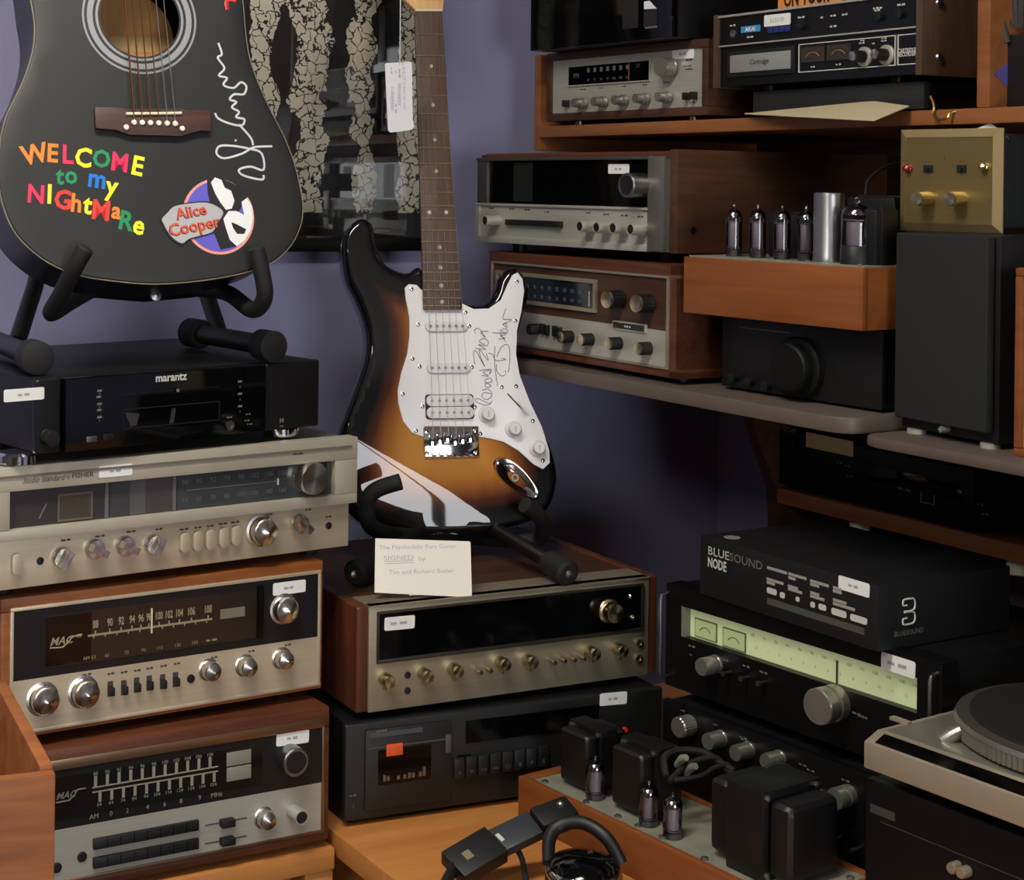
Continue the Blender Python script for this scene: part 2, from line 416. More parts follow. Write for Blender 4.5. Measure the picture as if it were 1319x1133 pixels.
# ---- disc player on top of the stack
t = cdp = put('disc_player', 'wide black disc player under the black acoustic guitar, top of its stack', 'disc player', (-344.32, 2001.57, -337.75, 37.72, 440, 92.22, 362.43), .93)
W, H, D = t.W, t.H, t.D
MB().box(.004, W-.004, .012, D, 0, H).build('case', M_black, t, bevel=.002)
xl = t.at(82, 520)[0]; xr = t.at(340, 510)[0]
fp = MB().box(xl, xr, -.004, .012, 0, H-.001).build('front_panel', M_gloss, t, bevel=.0015)
wing = mat('black_brushed_wing', rgb(22, 22, 23), 0.38, 0.3, bump=0.05, bscale=400)
MB().box(0, xl-.003, 0, .012, 0, H).build('side_fascia', wing, t, bevel=.004, seg=3)
MB().box(xr+.003, W, 0, .012, 0, H).build('side_fascia', wing, t, bevel=.004, seg=3)
x0, x1, z0, z1 = t.rect(157, 512, 283, 498, -.004)
o = MB().box(x0, x1, -.0065, -.004, z0+.004, z1).build('disc_tray', M_blackp, t, bevel=.0008)
MB().cyl(.0022, .0005, 14, (x0+(x1-x0)*.55, -.0065, (z0+z1)/2+.002)).build('dot', M_palegrey, o)
x0, x1, z0, z1 = t.rect(157, 553, 283, 516, -.004)
o = MB().frame(x0, x1, z0, z1, .0012, -.0052, -.004).build('display_window', M_blackp, t)
b = MB(); b.prism([(x0+.004, z1-.004), (x0+.024, z1-.007), (x0+.02, z1-.02), (x0+.012, z1-.022)], -.0045, -.004)
b.prism([(x0+.07, z1-.004), (x0+.075, z1-.004), (x0+.072, z1-.022), (x0+.066, z1-.022)], -.0045, -.004); b.build('display_marks', mat('dim_display_print', rgb(44, 44, 46), .5), o)
x, z = t.at(220.6, 485, -.004)
MB().text('marantz', x, z, .0135, bold=.03, y=-.0046).build('maker_lettering', M_pale, t)
b = MB()
for px, py in ((128, 503), (127, 511), (128, 520), (127.5, 528), (128, 537), (309, 491), (309, 507), (309, 523)):
    x, z = t.at(px, py, -.004); b.box(x-.003, x+.003, -.0046, -.004, z-.0012, z+.0012)
for px, py in ((128, 507), (128, 524), (128, 541), (309, 498), (309, 514), (309, 530)):
    x, z = t.at(px, py, -.004); b.text('II', x, z, .004, y=-.0046)
b.build('button_marks', M_palegrey, t)
for px, py in ((117, 565), (138, 562)):
    x, z = t.at(px, py, -.004); MB().box(x-.007, x+.007, -.007, -.004, z-.0035, z+.0035).build('button', M_steel if px < 120 else M_blackp, t, bevel=.001)
x, z = t.at(296, 548, -.004)
MB().lathe([(.006, 0), (.006, .002), (.004, .002), (.004, .0002), (0, .0002)], 20, (x, -.004, z)).build('headphone_socket', M_steel, t)
b = MB(); x, z = t.at(296, 537, -.004); b.text('PHONES', x, z, .004, y=-.0046)
for dx, py in ((0, 533), (-.002, 541), (.002, 546)):
    x, z = t.at(320, py, -.004); b.text('LEVEL', x+dx, z, .004, y=-.0046)
x, z = t.at(362.5, 541, 0); b.text('M', x, z, .009, bold=.02); b.text('SACD', x, z-.0075, .004)
b.build('lettering', M_palegrey, t)
knob(t, 69, 565, .009, .016, 'spun', M_blackp)
for px, py in ((24, 592), (364, 563)):
    x, z = t.at(px, py, .03)
    MB().lathe([(.021, -.0141), (.024, -.0125), (.024, -.003), (.021, 0)], 30, (x, .034, 0), 'z').build('foot', M_chrome, t)
for x in (.05, W-.05): MB().lathe([(.021, -.0141), (.024, -.0125), (.024, -.003), (.021, 0)], 24, (x, D-.05, 0), 'z').build('foot', M_chrome, t)
sticker(t, 31, 508, 52, 16, '$450.00')

# ---- wide silver receiver
t = fis = put('stereo_receiver', 'wide silver receiver with a large tuning knob and grey dial, under the disc player', 'receiver', (-406.9, 1996.6, -506.9, 32.37, 540, 153.8, 380), .93)
W, H, D = t.W, t.H, t.D
MB().box(.004, W-.004, .01, D, 0, H-.002).build('case', mat('grey_painted_case', rgb(84, 80, 72), .5), t, bevel=.003)
zs = t.at(453, 645)[1]
MB().box(0, W-.003, 0, .012, 0, zs+.004).build('control_panel', M_champ, t, bevel=.001)
x0 = t.at(8, 655)[0]; x1 = t.at(425.5, 615)[0]; z1 = t.at(216, 611.5)[1]; z0 = t.at(217, 658)[1]
fr = MB()
fr.box(-.002, W+.002, -.012, .01, z1, H); fr.box(-.002, W+.002, -.012, .01, zs, z0)
fr.box(-.002, x0, -.012, .01, z0, z1); fr.box(x1, W+.002, -.012, .01, z0, z1)
o = fr.build('bezel', M_bezel, t, bevel=.0012)
MB().box(.008, W-.008, -.0135, -.012, H-.013, H-.010).build('groove_line', mat('bezel_groove', rgb(120, 112, 98), .5, .4), o)
dw = MB().box(x0, x1, -.002, .003, z0, z1).build('dial_window', mat('grey_dial_glass', rgb(46, 45, 43), .2, coat=.6, var=.2, vscale=9), t)
dn = []
for pa, pb, c, nm in ((8, 137, rgb(50, 46, 41), 'dial_left'), (141, 167, rgb(60, 60, 58), 'dial_strip'), (167, 187, rgb(84, 84, 82), 'dial_strip'), (187, 222, rgb(66, 60, 58), 'dial_strip'), (228, 400, rgb(54, 57, 60), 'dial_scale')):
    xa = t.at(pa, 640, -.002)[0]; xb = t.at(pb, 640, -.002)[0]
    MB().box(xa, xb, -.003, -.002, z0+.001, z1-.001).build(nm, mat(nm + '_%d' % pa, c, .25, coat=.5, var=.12, vscale=14), dw)
xa, za = t.at(74, 650, -.003); xb, zb = t.at(119, 652, -.003)
o = MB().frame(xa, xb, za-.02, za+.012, .0022, -.0042, -.003).build('tuning_meter', mat('meter_rim', rgb(96, 90, 78), .4), dw)
MB().box(xa+.002, xb-.002, -.0036, -.003, za-.018, za+.010).build('meter_face', mat('meter_face_brown', rgb(66, 58, 48), .4), o)
xa, za = t.at(50, 668, -.003); MB().obox(Matrix.Translation((xa, -.0035, za)) @ Matrix.Rotation(math.radians(28), 4, 'Y'), -.0008, .0008, -.0004, .0004, 0, .019).build('needle', M_palegrey, dw)
for px in (137, 224):
    xa = t.at(px, 640, -.003)[0]; MB().box(xa-.0022, xa+.0022, -.0045, -.003, z0+.001, z1-.001).build('divider', mat('dial_divider', rgb(96, 98, 98), .3), dw)
b = MB(); zc = (z0+z1)/2
for i in range(8):
    xa = t.at(238+i*18, 640, -.003)[0]
    b.text(['88', '90', '92', '94', '98', '102', '106', '108'][i], xa, zc+.012, .009, y=-.0036); b.text(['53', '60', '70', '80', '100', '120', '140', '160'][i], xa, zc-.010, .008, y=-.0036)
xa = t.at(240, 640, -.003)[0]; xb = t.at(358, 625, -.003)[0]; b.box(xa, xb, -.0036, -.003, zc+.001, zc+.0018)
b.build('dial_numbers', mat('dim_dial_numbers', rgb(92, 95, 97), .5), dw)
xa, za = t.at(358, 620, -.004); MB().box(xa-.0007, xa+.0007, -.005, -.003, za-.004, za+.004).build('dial_pointer', M_pale, dw)
knob(t, 406.5, 616.8, .0205, .022, 'spun', name='tuning_knob')
b = MB(); fit(b, t, 'Studio Standard', 29, 82, 618.5, .0095, -.012, shear=.25, py1=614.5); fit(b, t, 'by', 86, 90, 614, .006, -.012); fit(b, t, 'FISHER', 93, 121, 612.5, .0075, -.012, bold=.015, py1=610)
fit(b, t, 'RECEIVER  RS2010', 358, 410, 586, .006, -.012, py1=582)
for px, py in ((86, 695), (130, 690), (170, 684), (205, 681), (238, 681), (255, 679), (271, 677), (288, 674), (304, 672), (347, 662), (397, 656), (423, 665)):
    x, z = t.at(px, py); b.text('MODE' if px % 2 else 'TAPE 1', x, z, .0058)
b.build('lettering', M_print, t)
for px, py in ((88, 722), (131, 711), (170.5, 707), (207, 705)):
    knob(t, px, py, .0118, .022, 'bar', rot=math.radians(-8 if px in (131, 170.5) else -95))
knob(t, 347, 687, .0175, .024, 'cone', name='volume_knob')
knob(t, 396, 678, .0125, .022, 'bar', rot=math.radians(10))
for px, py in ((22.5, 727), (238.6, 699), (255.5, 697), (271.5, 695), (288.8, 692.5), (304.6, 690)):
    x, z = t.at(px, py, -.006); MB().prism(rrect(x-.0062, x+.0062, z-.0125, z+.0125, .006, 5), -.007, 0).build('push_button', M_champ, t, bevel=.001)
holes(t, ((51.5, 722), (423, 676.5)), .003)
sticker(t, 149, 606, 43, 15, '$275.00', y=-.0122)
feet(t, W, D, .013)

# ---- two walnut cased receivers with black dials
def mac(name, label, p, two):
    t = put(name, label, 'receiver', p, .93)
    W, H, D = t.W, t.H, t.D
    th = .016
    wm = M_walnut if two else M_teak
    c = MB().frame(0, W, 0, H, th*.75, 0, D, tb=.010, tt=th*(1.55 if two else 1.0)); c.box(th, W-th, D-.01, D, .01, H-.01)
    c.build('wooden_case', wm, t, bevel=.002)
    return t
t = mac1 = mac('stereo_receiver', 'teak cased receiver with cone knobs and six black switches under the wide silver receiver', (-388.17, 2022.95, -697.35, 30.06, 461.72, 176.31, 380), False)
W, H, D = t.W, t.H, t.D
xa = t.at(16, 860, -.002)[0]; xb = t.at(410, 800, -.002)[0]
zt = t.at(210, 762)[1]; zm = t.at(213, 848)[1]; zb = t.at(226, 911)[1]
MB().frame(xa-.003, xb+.003, zb-.001, zt+.003, .004, -.003, .01).build('metal_trim', M_champ, t, bevel=.0006)
MB().box(xa, xb, -.002, .01, zb, zm).build('control_panel', M_champ, t)
bp = MB().box(xa, xb, -.002, .01, zm, zt).build('dial_panel', mat('black_glass_panel', rgb(24, 24, 25), .3, spec=.4), t)
x0 = t.at(59, 830, -.002)[0]; x1 = t.at(334, 790, -.002)[0]; z1 = t.at(195, 775)[1]; z0 = t.at(195, 840)[1]
o = MB().box(x0, x1, -.0028, -.002, z0, z1).build('dial_window', mat('brown_dial_glass', rgb(38, 31, 27), .12, spec=.5), t)
MB().box(x0, x0+(x1-x0)*.20, -.0032, -.0028, z0+.002, z1-.002).build('dial_shadow_panel', M_gloss, o)  # near-black field at the left end of the dial window
MB().box(x1-.004, x1+.004, -.006, -.002, z0, z1+.004).build('window_post', M_gloss, o)
x, z = t.at(85, 825, -.0035); b = MB().text('MAC', x-.006, z+.001, .013, y=-.0036, shear=.3, bold=.02); b.text('1900', x+.013, z+.004, .009, y=-.0036, shear=.3)
b.tube([(x-.02, -.0038, z-.006), (x-.004, -.0038, z-.007), (x+.004, -.0038, z-.001), (x+.008, -.0038, z+.004), (x+.02, -.0038, z+.005)], .0009, 6)
b.build('model_lettering', M_dial, o)
xs = t.at(113, 819, -.003)[0]; xe = t.at(273, 797, -.003)[0]; zl = (t.at(113, 819.5, -.003)[1] + t.at(273, 796, -.003)[1])/2
b = MB().box(xs, xe, -.0034, -.0028, zl-.0012, zl+.0012)
tops = [(123, 88), (141.5, 90), (156, 92), (170, 94), (181.5, 96), (191.7, 98), (204.8, 100), (217.7, 102), (231, 104), (246.5, 106), (268, 108)]
for k, (px, n) in enumerate(tops):
    x = t.at(px, 805, -.003)[0]; b.text(str(n), x, zl+.013, .013, y=-.0034, sx=.55, bold=.03); b.box(x-.0008, x+.0008, -.0034, -.0028, zl, zl+.005)
for k in range(11):
    x = xs + (xe-xs)*(k+.5)/11; b.box(x-.0006, x+.0006, -.0034, -.0028, zl-.004, zl)
for px, s in ((115, 'AM 53'), (138, '60'), (163, '70'), (185, '90'), (206, '110'), (229, '130'), (251, '150'), (273, 'KHZ x10')):
    x = t.at(px, 830, -.003)[0]; b.text(s, x, zl-.026, .006, y=-.0034)
b.build('dial_scale', M_dial, o)
x, z = t.at(195.3, 798, -.0035); MB().box(x-.0009, x+.0009, -.0045, -.003, z-.016, z+.014).build('dial_pointer', mat('lit_pointer', rgb(214, 200, 160), .4), o)
xa2, za = t.at(299.5, 789, -.003); MB().box(xa2-.017, xa2+.017, -.0036, -.0028, za-.006, za+.006).build('tuning_meter', mat('meter_face_dim', rgb(120, 112, 96), .4), o)
knob(t, 374, 788, .0165, .02, 'cone', name='tuning_knob')
knob(t, 62.5, 906, .017, .022, 'cone'); knob(t, 115.4, 897, .0165, .022, 'cone')
for px, py in ((278, 867.4), (325, 862), (372.5, 852.5)): knob(t, px, py, .0118, .022, 'cone')
for px, py in ((143.6, 888), (161, 886.5), (177.5, 883), (193.8, 880.5), (211, 878.8), (227.7, 875.8)):
    x, z = t.at(px, py, -.006); o = MB().box(x-.0035, x+.0035, -.0025, 0, z-.009, z+.009).build('switch_slot', M_print, t)
    MB().box(x-.0032, x+.0032, -.010, -.001, z-.007, z+.003).build('slide_switch', M_blackp, o, bevel=.001)
holes(t, ((245.6, 873.6),), .0035, y=-.002)
b = MB()
for px, py in ((60, 880), (113, 868), (143, 867), (160, 865), (177, 863), (193, 860), (211, 857), (228, 854), (276, 846), (324, 838), (371, 830)):
    x, z = t.at(px, py, -.002); b.text('VOLUME' if px < 130 else 'MONO' if px < 240 else 'BASS', x, z, .0055, y=-.0026)
b.build('lettering', M_print, t)
sticker(t, 372.7, 756.5, 42, 16, '$1200.00', y=-.002)
feet(t, W, D, .0126)

t = mac2 = mac('stereo_receiver', 'walnut cased receiver with two long black button bars, bottom unit on the wooden stand', (-389.14, 2000.43, -891.22, 27.7, 465, 180.24, 380), True)
W, H, D = t.W, t.H, t.D
xa = t.at(20, 1000, -.002)[0]; xb = t.at(414, 990, -.002)[0]
zt = t.at(244, 963)[1]; zm = t.at(244, 1037)[1]; zb = t.at(244, 1100)[1]
MB().frame(xa-.004, xb+.004, zb-.004, zt+.012, .004, -.004, .01, tt=.012).build('metal_trim', mat('bronze_trim', rgb(150, 124, 98), .3, .9), t, bevel=.0008)
MB().box(xa, xb, -.002, .01, zb, zm).build('control_panel', M_silver, t)
MB().box(xa, xb, -.002, .01, zm, zt).build('dial_panel', MATS['black_glass_panel'], t)
x0 = t.at(73, 1030, -.002)[0]; x1 = t.at(338, 985, -.002)[0]; z1 = t.at(210, 978)[1]; z0 = t.at(210, 1031)[1]
o = MB().box(x0-.03, x1, -.0028, -.002, z0, z1).build('dial_window', mat('dark_dial_glass', rgb(18, 18, 19), .12, spec=.5), t)
x, z = t.at(89, 1025, -.0035); b = MB().text('MAC', x-.004, z+.002, .011, y=-.0036, shear=.3, bold=.02)
b.tube([(x-.016, -.0038, z-.005), (x, -.0038, z-.005), (x+.006, -.0038, z), (x+.010, -.0038, z+.006), (x+.02, -.0038, z+.006)], .0009, 6)
b.build('model_lettering', mat('dim_green_print', rgb(110, 112, 98), .5), o)
xs = t.at(119, 1019, -.003)[0]; xe = t.at(281, 988, -.003)[0]; zl = t.at(200, 1003.5, -.003)[1]
b = MB().box(xs, xe, -.0034, -.0028, zl-.0035, zl-.002); b.box(xs, xe, -.0034, -.0028, zl+.002, zl+.0035)
for k in range(11):
    x = xs + (xe-xs)*(k+.25)/11; b.box(x-.0018, x+.0018, -.0034, -.0028, zl+.003, zl+.016); b.text(str(88+2*k), x, zl+.019, .006, y=-.0034)
    b.box(x+.004, x+.0075, -.0034, -.0028, zl-.015, zl-.003); b.text('%d' % (54+10*k), x+.005, zl-.018, .006, y=-.0034)
for px, s in ((121, 'AM'), (143, '0'), (164, '2'), (190, '4'), (212, '6'), (233, '8'), (257, '9'), (279, 'MHz')):
    x = t.at(px, 1035, -.003)[0]; b.text(s, x, zl-.031, .008, y=-.0034)
b.build('dial_scale', mat('dim_dial_print', rgb(140, 138, 120), .5), o)
for py in (975.5, 995): 
    xa2, za = t.at(307.5, py, -.003); MB().box(xa2-.0165, xa2+.0165, -.004, -.0028, za-.0085, za+.0085).build('tuning_meter', mat('meter_face_green', rgb(128, 130, 116), .4), o, bevel=.0006)
knob(t, 382, 982, .0175, .022, 'cup', M_steel, name='tuning_knob')
for py in (1075, 1099):
    xa2, za = t.at(189.6, py, -.006); o = MB().box(xa2-.067, xa2+.067, -.007, 0, za-.0062, za+.0062).build('button_bar', M_blackp, t, bevel=.001)
    b = MB()
    for k in range(1, 8): b.box(xa2-.067+k*.134/8-.0004, xa2-.067+k*.134/8+.0004, -.0074, -.006, za-.006, za+.006)
    b.build('button_gap', M_gloss, o)
for py in (1058, 1081.5):
    xa2, za = t.at(291.5, py, -.003); o = MB().box(xa2-.028, xa2+.028, -.0026, -.001, za-.0007, za+.0007).build('slider_track', M_print, t)
    MB().box(xa2-.009, xa2+.009, -.012, -.0005, za-.0045, za+.0045).build('slider_knob', M_blackp, o, bevel=.001)
knob(t, 349, 1060, .0115, .022, 'cone'); knob(t, 389, 1053, .0095, .026, 'cup', M_silver)
holes(t, ((105.5, 1103), (73, 1117)), .004, y=-.002)
sticker(t, 377, 950, 42, 17, '$995.00', y=-.002, tilt=-.03)
feet(t, W, D, .010)

# ---- wooden stand that carries the stack
bz = mac2.M.translation.z - .010
st = T('wooden_stand', 'honey coloured wooden stand under the left stack of receivers', 'stand', (mac2.M.translation.x, mac2.M.translation.y, 0), 27.7)
x1, y1 = mac2.W + .008, .40
MB().box(-.03, x1, -.004, y1, bz-.028, bz).build('top', M_table, st, bevel=.003)
MB().box(-.03, x1, 0, y1, bz-.34, bz-.315).build('shelf', M_table, st, bevel=.003)
for x in (-.03, x1-.04):
    for y in (0, y1-.04): MB().box(x, x+.04, y, y+.04, 0, bz-.028).build('leg', M_table, st, bevel=.003)
pb = MB().box(.2, .40, .06, .3, bz-.315, bz-.07).build('cardboard_box', mat('white_card', rgb(200, 196, 186), .7), None, bevel=.002)
pb.matrix_world = st.M; tag(pb, 'pale cardboard box on the shelf of the wooden stand', 'box')

# ---- floor standing record bin at the left edge
c0 = atY(72, 996, 1.50)
t = T('record_bin', 'open reddish wooden bin in front of the left stack', 'bin', (c0.x, c0.y, 0), 20)
zt = c0.z; k = .013
MB().box(-.42, 0, 0, k, .0, zt).build('front_board', M_crate, t, bevel=.0025)
MB().box(-k, 0, k, .28, .0, zt+.004).build('side_board', M_crate, t, bevel=.0025)
MB().box(-.42, -.42+k, k, .28, .0, zt).build('side_board', M_crate, t, bevel=.0025)
MB().box(-.42+k, -k, .28-k, .28, .0, zt).build('back_board', M_crate, t, bevel=.0025)
MB().box(-.42+k, -k, k, .28-k, zt-.34, zt-.328).build('bottom_board', M_crate, t)

# ================================================================ centre stack
t = rec = put('stereo_receiver', 'silver faced receiver with dark wood ends that carries the sunburst guitar', 'receiver', (53.8, 2046.59, -665.36, 24.53, 457.46, 133.89, 360), 1.03)
W, H, D = t.W, t.H, t.D
e = t.at(474, 850)[0]; e2 = W - .016
MB().box(e, e2, .012, D, 0, H-.002).build('case', M_dark, t, bevel=.002)
for x0, x1, lab in ((0, e, None), (e2, W, None)):
    MB().prism([(x0, 0), (x1, 0), (x1, H), (x0, H)], 0, D-.01).build('wooden_end', M_walnut_z, t, bevel=.004, seg=3)
MB().box(e, e2, -.002, .012, 0, H).build('front_panel', M_dim, t, bevel=.001)
MB().box(e, e2, -.004, .05, H-.0015, H).build('top_lip', M_dim, t)
x0 = t.at(487.5, 820, -.002)[0]; x1 = t.at(825, 780, -.002)[0]; z1 = t.at(655, 772, -.002)[1]; z0 = t.at(655, 829.5, -.002)[1]
dwin = MB().box(x0, x1, -.003, -.001, z0, z1).build('dial_window', M_gloss, t)
MB().frame(x0-.003, x1+.003, z0-.004, z1+.003, .003, -.006, -.002, tb=.005).build('dial_frame', mat('dark_frame', rgb(58, 55, 48), .4, .6), t, bevel=.0008)
o = knob(t, 794, 790.5, .0135, .026, 'step', M_kbrass, name='tuning_knob')
x, z = t.at(811.6, 767.5, -.004); MB().lathe([(.0035, 0), (.0035, .003), (.002, .005), (0, .0055)], 16, (x, -.003, z)).build('lamp', M_chrome, t)
x, z = t.at(813, 794, -.004); MB().lathe([(.004, 0), (.004, .005), (.002, .007), (0, .0075)], 16, (x, -.003, z)).build('button', M_kbrass, t)
for px, py in ((503, 879), (553, 872), (591.6, 866), (652.6, 857), (688, 854), (768.5, 843), (804, 839)):
    o = knob(t, px, py, .0085, .021, 'knurl', M_kbrass)
    MB().box(-.0012, .0012, -.0125, -.002, -.0135, -.009).build('pointer', M_kbrass, o)
for px, py in ((618, 864.7), (630.6, 862.4), (713, 852), (726, 850), (738.7, 848.5), (751, 846.7)):
    x, z = t.at(px, py, -.010)
    MB().tube([(x-.001, 0, z+.001), (x, -.012, z), (x, -.015, z-.0005)], [.0022, .0034, .003], 10).build('toggle_switch', M_kbrass, t)
holes(t, ((524.6, 869), (524.6, 889)), .003, y=-.002)
for px, py in ((823, 828), (822.4, 848)):
    x, z = t.at(px, py, -.002); MB().lathe([(.006, 0), (.006, .003), (.0035, .0035), (.003, .001), (0, .001)], 20, (x, -.002, z)).build('socket', M_kbrass, t)
sticker(t, 514.7, 802, 39, 17, '$550.00', y=-.003, tilt=-.02)
feet(t, W, D, .0083)

t = deck = put('cassette_deck', 'black cassette deck with an orange cassette window under the wood ended receiver', 'cassette deck', (40.54, 2026.33, -792.97, 21.76, 463.46, 119.5, 300), 1.03)
W, H, D = t.W, t.H, t.D
M_deck = mat('charcoal_deck_panel', rgb(22, 23, 24), .5, bump=.08, bscale=500)
MB().box(.003, W-.003, .01, D, 0, H-.001).build('case', M_black, t, bevel=.003)
MB().box(0, W, 0, .012, 0, H).build('front_panel', M_deck, t, bevel=.003, seg=3)
x0 = t.at(469, 990)[0]; x1 = t.at(579, 990)[0]; z1 = t.at(524, 933)[1]; z0 = t.at(524, 1035)[1]
o = MB().box(x0, x1, -.004, 0, z0, z1).build('cassette_door', M_deck, t, bevel=.0015)
xa = t.at(487, 985, -.004)[0]; xb = t.at(555, 985, -.004)[0]; za = t.at(520, 1007, -.004)[1]; zc = t.at(520, 962, -.004)[1]
MB().box(xa, xb, -.0048, -.004, za, zc).build('door_window', M_gloss, o)
b = MB()
for k, px in enumerate((494, 499, 512, 520, 526, 531, 540, 545)):
    x, z = t.at(px, 1003-(px-494)*.14, -.005); h = (.006, .004, .003, .003, .005, .004, .004, .010)[k]; b.box(x-.002, x+.002, -.0085, -.0046, z-.002, z+h)
b.build('tape_heads', M_steel, o)
x, z = t.at(508, 965, -.006); MB().box(x-.0115, x+.0115, -.008, -.0048, z-.0075, z+.0075).build('orange_tab', mat('orange_plastic', rgb(214, 84, 34), .5), o, bevel=.001)
b = MB().box(x0+.004, x1-.004, -.0052, -.004, zc+.003, zc+.0045); b.box(x0+.004, x0+.08, -.0052, -.004, z1-.010, z1-.004); b.build('door_trim', mat('dim_grey_trim', rgb(70, 72, 72), .45), o)
x, z = t.at(577, 957, -.005); MB().box(x-.004, x+.004, -.007, -.004, z-.012, z+.012).build('door_catch', mat('dim_grey_trim', rgb(70, 72, 72), .45), o, bevel=.001)
xa, za = t.at(598, 978, -.002); MB().box(xa-.010, xa+.010, -.002, 0, za-.006, za+.006).build('counter_window', M_gloss, t)
for k in range(8):
    x, z = t.at(592+k*15.5, 998-k*2.2, -.006); o = MB().box(x-.0075, x+.0075, -.006, 0, z-.005, z+.022).build('transport_key', M_deck, t, bevel=.0012)
    MB().text(['<', '>', '>>', '<<', 'O', 'II', 'P', 'R'][k], x, z+.003, .008, y=-.0066).build('key_mark', M_palegrey, o)
xa = t.at(600, 930)[0]; xb = t.at(770, 930)[0]; za = t.at(690, 945)[1]; zc = t.at(690, 917)[1]
MB().box(xa, xb, -.002, 0, za, zc).build('level_window', M_gloss, t)
x, z = t.at(806, 940, -.003); MB().cyl(.0035, .003, 14, (x, 0, z)).build('record_lamp', mat('red_lamp', rgb(220, 60, 30), .3), t)
b = MB(); x, z = t.at(492, 941, -.0055); b.text('CASSETTE DECK', x, z, .006, y=-.0056)
x, z = t.at(455, 1024); b.text('POWER', x, z, .005); x, z = t.at(455, 1038); b.text('I', x, z, .008); b.build('lettering', M_palegrey, t)
sticker(t, 790, 899.5, 35, 16, '$175.00', tilt=-.03)
feet(t, W, D, .008)

# ---- honey coloured table under the centre and right units
tz = deck.M.translation.z - .008
a = Vector((-.118, 2.362, 0))
t = table = T('wooden_table', 'large honey coloured wooden table under the centre and right stacks', 'table', (a.x, a.y, 0), 27)
TW, TD = 1.08, 1.62
MB().box(0, TW, -TD, .0, tz-.03, tz).build('table_top', M_table, t, bevel=.003)
for x in (.03, TW-.09):
    for y in (-.09, -TD+.03): MB().box(x, x+.06, y, y+.06, 0, tz-.03).build('leg', M_table, t, bevel=.003)
MB().box(.06, TW-.06, -.07, -.05, tz-.12, tz-.03).build('apron', M_table, t)
MB().box(.05, .07, -TD+.09, -.09, tz-.12, tz-.03).build('apron', M_table, t)

